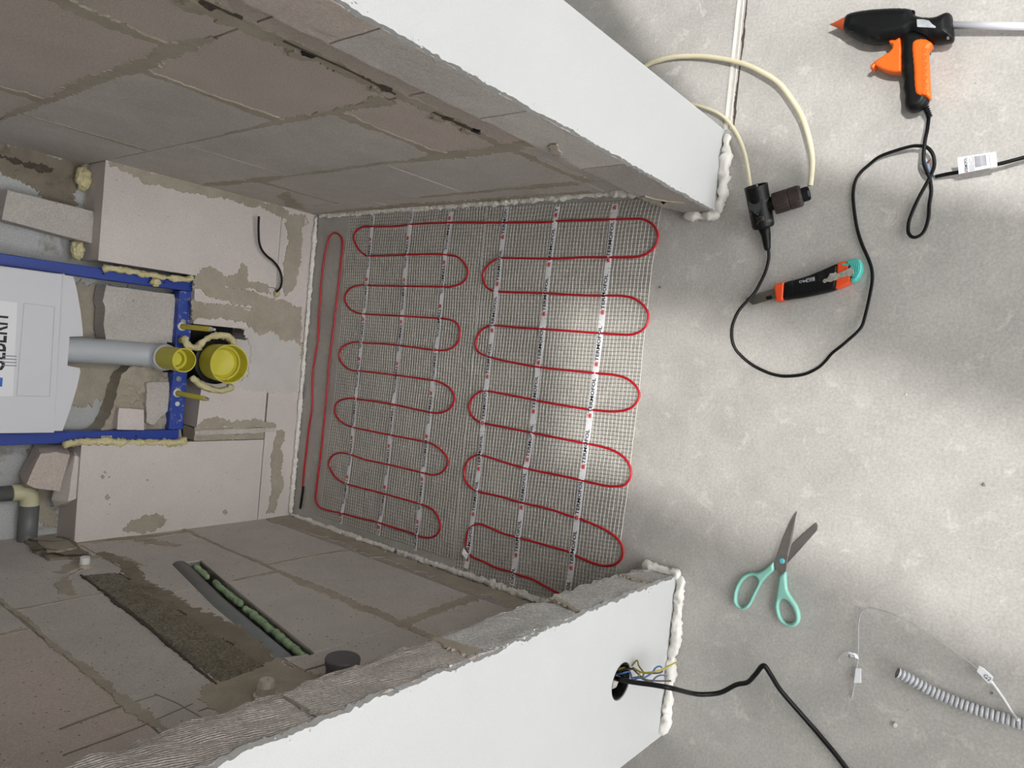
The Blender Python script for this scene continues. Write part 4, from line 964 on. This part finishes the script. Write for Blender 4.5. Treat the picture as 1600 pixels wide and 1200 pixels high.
# ---------------------------------------------------------------- junction box in the plastered stub
jb = thing('junction_box', 'round socket box with loose coloured wires in the white plastered wall', 'junction box', (hole_c[0], YF, hole_c[1]))
link('cup', *rev((hole_c[0], YF+.052, hole_c[1]), (0,-1,0), [(0,.001),(0,hole_r-.001),(.050,hole_r-.001),(.0515,hole_r-.003),(.050,hole_r-.004),(.004,hole_r-.004),(.003,.001)], 32), 'black_dusty', jb)
hull('plaster_crumbs', [Vector((hole_c[0]+a, YF+b, hole_c[1]+c)) for a, b, c in ((-.024,.020,.010),(.002,.020,.022),(-.006,.010,.014),(-.020,.012,-.010),(.004,.030,-.008),(-.010,.006,.004),(-.002,.012,-.022))], 'paint_edge', jb, rough=.003)
wires = [('yellow_wire', [(968,1042),(980,1045),(992,1046),(1001,1050),(1012,1051),(1024,1049),(1035,1046),(1046,1040),(1056,1035)], .058),
 ('olive_wire', [(964,1046),(974,1043),(986,1041),(995,1032),(998,1040),(1003,1047),(1006,1052),(1003,1058),(998,1056),(1000,1051)], .040),
 ('brown_wire', [(966,1048),(978,1045),(988,1045),(996,1052),(1004,1059),(1014,1063),(1030,1064),(1048,1064)], .048),
 ('grey_wire', [(972,1055),(984,1060),(996,1058),(1008,1063),(1018,1066),(1024,1059),(1032,1055),(1042,1056)], .052),
 ('blue_wire', [(958,1056),(964,1053),(972,1052),(984,1050),(988,1062),(996,1060),(1008,1058),(1018,1052),(1024,1044),(1030,1041),(1034,1043)], .046),
 ('brown_wire', [(970,1046),(984,1042),(994,1046),(1004,1051),(1020,1052),(1032,1051),(1035,1048)], .042)]
for m_, px, dep in wires:
    n_ = len(px); pts = [at(u, v, 'y', YF + .020 - (dep*1.3)*min(1, i/(n_*.55))) for i, (u, v) in enumerate(px)]
    link('wire', *tube(catmull(pts, 5), .0015, 8), m_, jb, smooth=True, label=m_.replace('_', ' '))
# black cable that leaves the box
kb = [((955,1058),YF+.03,None), ((966,1061),YF-.002,None), ((990,1066),YF-.03,None), ((1020,1070),YF-.062,None), ((1048,1075),YF-.088,None)]
pts = [at(*uv, 'y', y_) for uv, y_, _ in kb]
zl = [.094,.070,.052,.048,.052,.060,.064,.056,.036,.016,.006,.0045,.0045]
for (uv, z_) in zip([(1080,1083),(1100,1085),(1126,1082),(1150,1070),(1168,1066),(1180,1054),(1193,1040),(1204,1054),(1220,1079),(1252,1116),(1280,1148),(1322,1200),(1362,1262)], zl): pts.append(at(*uv, 'z', z_))
o = link('cable', *tube(catmull(pts, 7), .0042, 12), 'black', smooth=True)
tag(o, 'thick black cable arching from the wall socket box down to the concrete floor', 'cable')

# ---------------------------------------------------------------- cream cables and the black coupling
o = link('cable', *tube(catmull([at(u, v, 'z', h) for u, v, h in [(900,215,.005),(960,138,.005),(1009,103,.005),(1028,95,.005),(1056,89,.006),(1090,88,.008),(1122,91,.010),(1159,99,.012),(1187,111,.014),(1216,129,.016),(1236,154,.018),(1253,182,.020),(1264,216,.021),(1269,247,.021),(1268,272,.020),(1266,290,.020)]], 6), .0047, 12), 'cream_cable', smooth=True)
tag(o, 'thick cream cable looping in a wide arc over the floor to the brown plug', 'cable')
o = link('cable', *tube(catmull([at(u, v, 'z', h) for u, v, h in [(1010,168,.004),(1050,160,.005),(1084,164,.006),(1099,168,.008),(1120,176,.010),(1139,191,.012),(1154,214,.012),(1163,238,.012),(1169,266,.012),(1172,287,.013),(1176,300,.014)]], 6), .0033, 10), 'cream_cable', smooth=True)
tag(o, 'thin cream cable with dark specks running to the open black coupling', 'cable')
cc = Vector(at(1181, 290, 'z', .052)); ce = Vector(at(1193, 355, 'z', .0195)); ax = (ce-cc).normalized(); Lc = (ce-cc).length
cpl = thing('cable_coupling', 'black rubber triple coupling lying on the floor beside the right jamb', 'coupling', (cc.x, cc.y, 0))
link('socket_body', *rev(cc, ax, [(.034,.001),(.034,.0165),(.0,.0178),(0,.0200),(.004,.0203),(Lc*.55,.0196),(Lc-.004,.0196),(Lc,.0180),(Lc+.001,.010)], 36), 'black_dusty', cpl)
for s_ in (-.006, .006):
    b = cc + ax*.004 + Vector((s_, 0, 0)); link('pin', *rev(b, ax, [(0,.0008),(.001,.0022),(.028,.0022)], 10), 'steel', cpl)
link('strain_relief', *tube([ce-ax*.002+Vector((0,0,-.002)), ce+ax*.012+Vector((0,0,-.006)), Vector(at(1199,388,'z',.010)), Vector(at(1200,391,'z',.009))], [.011,.0085,.0058,.004], 16), 'black', cpl, smooth=True)
mid = cc+ax*Lc*.52; pc = Vector((mid.x, mid.y, mid.z+.0205)); oc = []
yx = Vector((ax.x, ax.y, 0)).normalized(); sx = Vector((-yx.y, yx.x, 0))
lp = [(math.cos(a)*(.0135 if k % 2 == 0 else .0115), math.sin(a)*(.0165 if k % 2 == 0 else .0125)) for k, a in enumerate([math.pi/3*i+math.pi/2 for i in range(6)])]
link('badge', *sheet([lp], .008, pc+Vector((0,0,.0018)), sx, yx, Vector((0,0,1))), 'badge', cpl).modifiers.new('e','BEVEL').width = .001
pa = Vector(at(1209, 319, 'z', .031)); pb = Vector(at(1253, 305, 'z', .023)); px_ = (pb-pa).normalized(); Lp = (pb-pa).length
link('side_neck', *rev(mid, px_, [(0,.0125),((pa-mid).length+.006,.0125)], 24), 'black', cpl)
pl = thing('plug', 'dark brown ribbed plug pushed into the side of the black coupling', 'plug', (pb.x, pb.y, 0))
vs, fs = rev(pa, px_, [(.010,.0150),(0,.0172),(0,.0186),(.003,.0192),(.024,.0192),(.0255,.0181),(.027,.0192),(Lp-.004,.0192),(Lp,.0165),(Lp+.001,.004)], 48)
vs = [pa+px_*(v-pa).dot(px_) + ((v-pa)-px_*(v-pa).dot(px_))*(1-.05*(abs(math.sin(4*2*math.pi*(i % 48)/48/2)) < .25)) for i, v in enumerate(vs)]
link('grip', vs, fs, 'brown_plug', pl)
link('cap', *rev(pb, px_, [(-.004,.0132),(.010,.0132),(.013,.0115),(.014,.002)], 8), 'black_scuff', pl)

# ---------------------------------------------------------------- flat-ish black cord of the glue gun
gun = thing('glue_gun', 'black and orange hot glue gun lying on its side on the sunlit floor', 'glue gun', at(1400, 80, 'z', 0))
cz = lambda h, L_: [at(u, v, 'z', h_) for (u, v), h_ in zip(L_, h)]
cordpx = [(1451,184),(1449,202),(1445,222),(1443,250),(1448,268),(1453,280),(1455,300),(1452,320),(1451,338),(1447,354),(1440,366),(1428,371),(1420,365),(1419,355),(1422,340),(1434,312),(1447,288),(1457,268),(1460,255),(1457,240),(1448,230),(1436,228),(1422,229),(1391,238),(1372,246),(1357,258),(1344,270),(1336,284),(1333,304),(1334,322),(1336,338),(1340,360),(1347,382),(1355,400),(1361,416),(1363,430),(1362,446),(1356,476),(1351,496),(1347,509),(1339,519),(1328,529),(1314,541),(1300,552),(1288,566),(1276,576),(1256,585),(1228,588),(1208,585),(1192,579),(1175,570),(1160,558),(1149,545),(1144,530),(1144,512),(1149,496),(1157,482),(1170,468),(1180,456),(1190,438),(1197,422),(1201,405),(1201,392),(1200,386)]
hz = [.012,.020,.024,.024,.018,.010,.006,.004,.004,.006,.010,.012,.010,.006,.005,.006,.009,.013,.016,.018,.018,.016,.014,.010,.007,.004,.003,.003,.003,.004,.004,.004,.004,.004,.004,.004,.005,.006,.008,.010,.014,.016,.018,.017,.014,.012,.010,.009,.010,.012,.015,.020,.026,.030,.032,.030,.026,.020,.012,.007,.006,.006,.007,.009]
hz = (hz + [.01]*80)[:len(cordpx)]
link('cord', *tube(catmull([at(u, v, 'z', h) for (u, v), h in zip(cordpx, hz)], 4), .0019, 10, 1.5), 'black', gun, smooth=True)
def gp(pts): return zpx(1280, 0, 5, pts)
def gl(pts, h, n=4): return smooth2(fl(gp(pts), h), n)
body = [(190,235),(196,180),(222,128),(300,103),(400,88),(500,80),(600,76),(700,78),(738,92),(756,128),(790,142),(850,148),(905,146),(945,132),(985,113),(1020,112),(1042,135),(1048,200),(1056,270),(1054,310),(1030,330),(980,336),(900,345),(850,330),(790,300),(730,275),(690,300),(600,322),(500,338),(420,344),(350,330),(290,302),(230,268)]
link('body', *dome(gl(body, .020, 2), .001, .039, .016, step=.0026, rb=.015), 'black_scuff', gun, smooth=True)
handle = [(650,280),(700,262),(780,262),(850,290),(880,335),(862,380),(860,480),(864,600),(868,700),(866,770),(850,810),(815,850),(770,875),(720,880),(684,860),(666,820),(670,760),(656,700),(662,640),(648,580),(655,520),(644,460),(652,400),(646,340)]
link('handle', *dome(gl(handle, .016, 2), .003, .032, .011, step=.0024, rb=.010), 'black_scuff', gun, smooth=True)
grip = [(722,380),(728,335),(760,308),(820,303),(858,320),(886,347),(852,388),(856,480),(860,600),(866,700),(866,762),(820,755),(776,750),(748,722),(740,640),(736,540),(728,460)]
gr = link('grip_pad', *dome(gl(grip, .030, 2), .012, .0345, .005, step=.0022), 'orange', gun, smooth=True)
gg = G()
for k in range(7):
    c_ = at(*gp([(826, 395+k*54)])[0], 'z', .0345); gg.add(*rev(c_-Vector((0,0,.0002)), (0,0,1), [(0,.0042),(.0007,.0036)], 14))
gg.out('grip_dimple', 'orange', gr)
trg = [(550,333),(566,325),(600,326),(640,300),(650,400),(648,575),(600,576),(545,568),(490,548),(445,520),(430,548),(405,540),(406,522),(450,485),(500,452),(552,420),(578,390),(580,362),(556,350)]
link('trigger', *slab(fl(gp(trg), .018), .008, .027, .003), 'orange', gun)
noz0 = at(*gp([(205, 185)])[0], 'z', .021); noz1 = at(*gp([(97, 190)])[0], 'z', .021); na = (noz1-noz0).normalized(); nl = (noz1-noz0).length
link('nozzle', *rev(noz0, na, [(-.002,.0108),(.001,.0112),(.003,.0104),(nl-.002,.0022),(nl,.0018)], 28), 'nozzle', gun, smooth=True)
link('nozzle_tip', *rev(noz1-na*.001, na, [(0,.0019),(.003,.0012),(.004,.0006)], 14), 'steel', gun)
link('hanger_rim', *rev(at(*gp([(728, 105)])[0], 'z', .026), (0,0,1), [(0,.0045),(.0035,.0040),(.0036,.0022),(.002,.002)], 20), 'black_scuff', gun)
link('screw', *rev(at(*gp([(270, 230)])[0], 'z', .031), (0,0,1), [(0,.0052),(.0045,.0048),(.0046,.0030),(.0032,.0028)], 20), 'black_dusty', gun)
link('screw', *rev(at(*gp([(1008, 300)])[0], 'z', .030), (0,0,1), [(0,.002),(.004,.0018)], 12), 'steel', gun)
lb_ = fl(gp([(762,150),(810,150),(858,160),(885,190),(910,206),(908,217),(765,210)]), .0395)
link('label_remnant', *slab(lb_, .0388, .0394, .0001), 'silver_label', gun, label='torn silver label')
sr = [at(*gp([q])[0], 'z', h) for q, h in (((815,815), .016), ((835,850), .014), ((850,885), .012), ((862,915), .011))]
sp = catmull(sr, 7); link('strain_relief', *tube(sp, [.0048 + (.0014 if i % 3 == 0 else -.0004) - .0012*i/len(sp) for i in range(len(sp))], 14), 'black', gun)
s0 = at(*gp([(1040, 196)])[0], 'z', .018); s1 = at(*gp([(1760, 210)])[0], 'z', .012)
o = link('glue_stick', *tube([s0, s1], .0056, 20), 'glue', smooth=True); tag(o, 'long translucent white glue stick fed into the back of the glue gun', 'glue stick')

# ---------------------------------------------------------------- utility knife
kn = thing('utility_knife', 'black and orange snap-off knife with teal end lying on the floor', 'knife', at(1262, 442, 'z', 0))
kp = lambda pts: zpx(1120, 360, 5.714, pts)
kl = lambda pts, h, n=3: smooth2(fl(kp(pts), h), n)
link('handle', *dome(kl([(602,465),(690,440),(780,415),(850,388),(920,360),(1000,325),(1086,294),(1084,370),(1076,450),(1068,518),(1000,545),(930,562),(850,580),(750,598),(660,610),(590,618),(592,570),(598,510)], .014, 2), .0, .019, .007, step=.0022), 'black_scuff', kn, smooth=True)
link('collar', *slab(fl(kp([(514,490),(560,473),(606,462),(600,540),(594,622),(560,632),(532,632),(522,560)]), .014), .001, .0185, .003), 'orange_red', kn)
link('rear_shell', *slab(fl(kp([(1078,296),(1110,283),(1160,274),(1176,300),(1190,370),(1202,462),(1160,488),(1110,506),(1062,520),(1070,440),(1076,370)]), .014), .001, .0188, .003), 'orange_red', kn)
cap_ = [(1114,302),(1125,296),(1160,294),(1152,276),(1200,262),(1250,252),(1278,262),(1294,295),(1297,340),(1286,385),(1268,420),(1238,452),(1202,466),(1194,436),(1212,420),(1190,408),(1196,340),(1186,318),(1150,326),(1118,324)]
cpo = link('end_cap', *slab(fl(kp(cap_), .015), .0015, .0195, .003), 'teal', kn)
rb_ = G()
for k, x_ in enumerate((1228, 1246, 1264)):
    a_, b_ = [at(*kp([q])[0], 'z', .0196) for q in ((x_, 300+k*6), (x_-8, 388-k*10))]; rb_.add(*tube([a_, b_], .0008, 6))
rb_.out('rib', 'teal', cpo)
sld = [(946,452),(960,434),(985,432),(1005,402),(1012,384),(1040,384),(1065,372),(1072,388),(1160,352),(1180,336),(1212,322),(1226,388),(1196,406),(1100,424),(1060,446),(1040,448),(1020,460),(985,456),(965,470),(950,464)]
link('blade_slider', *slab(fl(kp(sld), .019), .0175, .0212, .0006), 'slider', kn)
link('blade', *slab(fl(kp([(250,609),(380,560),(512,518),(526,604),(430,634),(322,666)]), .010), .0092, .0100, .0002), 'knife_blade', kn)
link('blade_notch', *slab(fl(kp([(440,592),(484,578),(496,600),(484,616),(446,618),(436,606)]), .0103), .0098, .0105, .0001), 'black_scuff', kn)
a_ = at(*kp([(872, 446)])[0], 'z', .0192); b_ = at(*kp([(738, 474)])[0], 'z', .0192); ex = (b_-a_); LL = ex.length; ex.normalize(); ey = Vector((-ex.y, ex.x, 0))
text_on('lettering', 'BAUPRO', a_-ey*.0048+Vector((0,0,.0004)), ex, ey, LL, .0044, 'text_white', kn, 0)
hb = LL*.52; g = G()
for (x0,x1,y0,y1) in ((-.0008,hb,-.0010,-.0006),(-.0008,hb,.0050,.0054),(-.0008,-.0004,-.0010,.0054),(hb-.0004,hb,-.0010,.0054)):
    vv = [a_-ey*.0048+ex*p_+ey*q_+Vector((0,0,.0006)) for p_, q_ in ((x0,y0),(x1,y0),(x1,y1),(x0,y1))]; g.add(vv, [(0,1,2,3)])
g.out('printed_frame', 'text_white', kn)
bg = G()
for i in range(10):
    for j in range(4):
        u_ = 640+i*40; v_ = 490 + j*32 - i*11
        c_ = at(*kp([(u_, v_)])[0], 'z', .0188)
        if 2 <= i <= 5 and j in (0,1,2): continue
        bg.add(*rev(c_, (0,0,1), [(0,.0009),(.0007,.0004)], 6))
bg.out('grip_stud', 'black_scuff', kn, kind='stuff')

# ---------------------------------------------------------------- scissors
sz = thing('scissors', 'open scissors with mint green handles lying on the concrete floor', 'scissors', at(1222, 876, 'z', 0))
sp_ = lambda pts: zpx(1120, 780, 5.4545, pts)
sl_ = lambda pts, h, n=3: smooth2(fl(sp_(pts), h), n)
b2 = [(848,203),(858,214),(862,232),(856,262),(780,350),(700,440),(640,505),(592,552),(560,600),(520,560),(500,600),(484,604),(480,570),(515,520),(560,500),(600,450),(640,388),(700,330),(760,270),(830,210)]
link('blade', *slab(fl(sp_([(840,204),(852,203),(862,222),(857,262),(780,350),(700,440),(600,548),(556,590),(486,606),(478,560),(540,500),(596,470),(640,390),(700,330),(765,270)]), .004), .0030, .0046, .0004), 'blade', sz)
b1 = [(683,103),(676,150),(664,230),(650,310),(632,390),(612,470),(598,530),(590,590),(585,612),(536,650),(508,600),(492,560),(500,520),(516,470),(540,400),(566,330),(594,260),(626,190),(660,130)]
link('blade', *slab(fl(sp_(b1), .0065), .0048, .0066, .0004), 'blade', sz)
link('ground_edge', *slab(fl(sp_([(683,104),(676,160),(664,235),(648,330),(626,420),(606,492),(600,470),(616,400),(632,310),(650,220),(668,150)]), .0068), .0064, .0069, .0002), 'blade_lit', sz)  # pale strip paints the light caught along the ground edge
link('screw', *rev(at(*sp_([(555,525)])[0], 'z', .0062), (0,0,1), [(0,.0050),(.0012,.0050),(.0022,.0040),(.0026,.0018)], 24), 'teal_screw', sz, label='teal screw cap')
hL = [(480,535),(486,570),(486,606),(458,636),(425,668),(392,705),(365,752),(340,800),(316,850),(290,896),(262,932),(225,942),(185,928),(152,900),(140,860),(142,815),(152,765),(172,715),(202,668),(240,636),(285,622),(330,625),(368,618),(410,594),(446,562)]
hLh = [(305,650),(338,664),(355,690),(350,722),(326,768),(300,820),(278,868),(250,905),(220,920),(190,908),(174,870),(174,815),(188,765),(212,715),(244,678),(275,657)]
link('handle', *dome(sl_(hL, .006, 2), .0002, .0105, .0042, hole=sl_(hLh, .006, 2), step=.0016), 'mint', sz, smooth=True)
hR = [(590,614),(592,660),(596,720),(602,765),(620,808),(652,856),(684,905),(704,955),(711,1005),(702,1050),(672,1082),(630,1090),(582,1076),(540,1044),(514,1000),(498,945),(496,895),(506,850),(516,790),(524,730),(530,690),(534,655),(560,632)]
hRh = [(565,850),(600,862),(632,898),(656,944),(672,990),(668,1030),(640,1056),(604,1058),(570,1036),(546,996),(534,950),(532,905),(540,866)]
link('handle', *dome(sl_(hR, .006, 2), .0002, .0108, .0042, hole=sl_(hRh, .006, 2), step=.0016), 'mint', sz, smooth=True)
link('handle_nib', *rev(at(*sp_([(490,905)])[0], 'z', .005), (0,0,1), [(-.003,.001),(0,.0024),(.003,.0012)], 12), 'mint', sz)

# ---------------------------------------------------------------- corrugated conduit and sensor wire
cx = catmull([at(u, v, 'z', h) for u, v, h in [(1402,1051,.026),(1420,1060,.020),(1450,1077,.013),(1480,1091,.010),(1520,1107,.009),(1560,1120,.009),(1600,1132,.009),(1680,1152,.009)]], 60)
dc = [0]
for i in range(1, len(cx)): dc.append(dc[-1] + (cx[i]-cx[i-1]).length)
Q = []; j = 1
for k in range(int(dc[-1]/.0011)):
    t = k*.0011
    while dc[j] < t: j += 1
    Q.append(cx[j-1].lerp(cx[j], (t-dc[j-1])/(dc[j]-dc[j-1])))
rr = [.0086 if (i % 6) in (0, 1, 2) else (.0076 if (i % 6) in (3, 5) else .0056) for i in range(len(Q))]
vs, fs = tube(Q, rr, 18, caps=False)
cd_ = link('conduit', vs, fs, 'conduit'); tag(cd_, 'light grey corrugated conduit lying along the lower right of the floor', 'conduit')
link('conduit_shade', *tube(Q, .0060, 12, caps=True), 'dark_pipe', cd_)  # dark core paints in the shade of the grooves and open end
sw = thing('sensor_wire', 'thin pale sensor wire with white tags bent over beside the conduit', 'wire', at(1400, 980, 'z', 0))
link('wire', *tube(catmull([at(u, v, 'z', h) for u, v, h in [(1331,1090,.002),(1334,1075,.004),(1337,1058,.005),(1340,1030,.005),(1341,1010,.005),(1341,980,.005),(1343,966,.005),(1346,957,.005),(1352,953,.005),(1360,951,.005),(1376,955,.004),(1398,963,.004),(1440,984,.004),(1480,1009,.006),(1510,1031,.009),(1528,1046,.012)]], 6), .0008, 8), 'conduit', sw, smooth=True)
link('sensor_lead', *tube(catmull([at(u, v, 'z', h) for u, v, h in [(1548,1064,.010),(1556,1075,.008),(1570,1095,.008),(1580,1112,.009),(1591,1126,.019)]], 5), .0012, 8, 1.9), 'white_cable', sw, smooth=True)
def quad(px, h, t, nm, m_, par): return link(nm, *slab(fl(px, h), h-t, h, .0002), m_, par)
tg = quad([(1530,1041),(1537,1045),(1552,1059),(1549,1067),(1544,1068),(1526,1049)], .013, .004, 'connector', 'tape', sw)
text_on('lettering', 'G2', at(1536, 1057, 'z', .0132), (at(1546,1065,'z',0)-at(1536,1057,'z',0)).normalized(), (at(1541,1050,'z',0)-at(1536,1057,'z',0)).normalized(), .010, .006, 'text_black', tg)
tg = quad([(1337,1044),(1345,1045),(1345,1067),(1334,1067)], .008, .003, 'tag', 'tape', sw)
# curled paper flag
fv_ = []; ff_ = []
for i, (u, v) in enumerate([(1340,1022),(1334,1020),(1326,1018),(1318,1020),(1311,1026),(1309,1034)]):
    a_ = at(u, v, 'z', .004+.003*math.sin(i)); b_ = at(u+(2 if i < 3 else 6), v+8-(1.2*i if i > 2 else 0), 'z', .008+.004*math.sin(i*.8)); fv_ += [a_, b_, a_+Vector((0,0,.0004)), b_+Vector((0,0,.0004))]
for i in range(5): k = i*4; ff_ += [(k,k+4,k+5,k+1), (k+2,k+3,k+7,k+6), (k,k+2,k+6,k+4), (k+1,k+5,k+7,k+3)]
fo = link('paper_flag', fv_, ff_, 'tape', sw)
text_on('lettering', 'E5', at(1326, 1027, 'z', .0128), (at(1338,1029,'z',0)-at(1326,1027,'z',0)).normalized(), (at(1326,1021,'z',0)-at(1326,1027,'z',0)).normalized(), .010, .005, 'text_black', fo)

# ---------------------------------------------------------------- labelled black cable top right
lc = thing('supply_lead', 'black lead with bare coloured ends and a white barcode label at the photo edge', 'cable', at(1500, 262, 'z', 0))
link('lead', *tube(catmull([at(u, v, 'z', h) for u, v, h in [(1680,222,.012),(1640,235,.014),(1600,246,.016),(1570,254,.018),(1540,261,.018),(1510,267,.016),(1498,269,.014),(1480,272,.010),(1462,276,.006)]], 5), .0030, 12), 'black', lc, smooth=True)
link('core', *tube(catmull([at(u, v, 'z', h) for u, v, h in [(1462,276,.006),(1455,272,.007),(1450,264,.008),(1448,254,.009)]], 4), .0015, 8), 'blue_wire', lc, smooth=True, label='blue wire')
for k_ in range(3):
    link('strand', *tube([at(1448+k_, 255, 'z', .009), at(1450+k_*2, 251-k_, 'z', .012)], .0005, 6), 'copper', lc)
link('shield_braid', *tube(catmull([at(u, v, 'z', .004) for u, v in [(1461,276),(1450,274),(1442,269),(1438,261),(1439,256),(1443,259),(1444,266),(1449,271)]], 5), .0011, 8), 'steel', lc, smooth=True)
c4 = [at(1496, 246, 'z', .032), at(1556, 237, 'z', .032), at(1558.5, 260, 'z', .025), at(1498, 272, 'z', .023)]
nrm = (c4[1]-c4[0]).cross(c4[3]-c4[0]).normalized(); nrm = nrm if nrm.z > 0 else -nrm
lab = link('label', c4 + [p_-nrm*.0003 for p_ in c4], [(0,1,2,3), (4,5,6,7), (0,1,5,4), (1,2,6,5), (2,3,7,6), (3,0,4,7)], 'paper', lc, label='white printed label')
def lp_(s, t): return c4[0].lerp(c4[1], s).lerp(c4[3].lerp(c4[2], s), t) + nrm*.0003
tv, tf = textmesh('TERMOFOL', .02)
link('lettering', [lp_(.250-b*.085, .95-.86*a) for a, b in tv], tf, 'text_black', lab)
link('logo', [lp_(.19, .98), lp_(.245, .98), lp_(.245, .93), lp_(.19, .93)], [(0,1,2,3)], 'text_red', lab)
bg = G(); s = .44
while s < .74:
    wd = R.choice((.004, .007, .011)); bg.add([lp_(s, .1), lp_(s+wd, .1), lp_(s+wd, .80), lp_(s, .80)], [(0,1,2,3)]); s += wd + R.choice((.005, .008))
for k in range(3):
    for j in range(9):
        if R.random() < .85: bg.add([lp_(.30+k*.045, .08+j*.1), lp_(.318+k*.045, .08+j*.1), lp_(.318+k*.045, .16+j*.1), lp_(.30+k*.045, .16+j*.1)], [(0,1,2,3)])
for j in range(7): bg.add([lp_(.82, .15+j*.1), lp_(.835, .15+j*.1), lp_(.835, .22+j*.1), lp_(.82, .22+j*.1)], [(0,1,2,3)])
bg.out('printing', 'text_grey', lab)

# ---------------------------------------------------------------- small debris on the floor
for i, (u, v, s_, m_, lb2) in enumerate([(1399,1133,.0040,'aac_pale','small pale stone chip on the floor below the conduit'),(1180,1116,.0022,'mortar','tiny grey crumb on the floor near the left jamb\'s foam bead'),(1537,758,.0030,'mortar_dark','small dark chip on the bright floor right of the scissors'),(1031,449,.0026,'cap_grey','dark speck on the floor right of the heating mat'),(1550,1083,.0022,'mortar_dark','tiny dark crumb between the conduit and the sensor wire'),(1416,616,.0020,'plaster','white crumb in the middle of the bright floor')]):
    c_ = at(u, v, 'z', s_*.5)
    o = hull('chip', [c_+Vector((math.cos(a)*s_*(1+.3*math.sin(a*3+i)), math.sin(a)*s_*.7, z_*s_*.45)) for a in (0, 1.1, 2.2, 3.1, 4.3, 5.3) for z_ in (-1, .7+.4*math.sin(a))], m_)
    tag(o, lb2, 'chip')
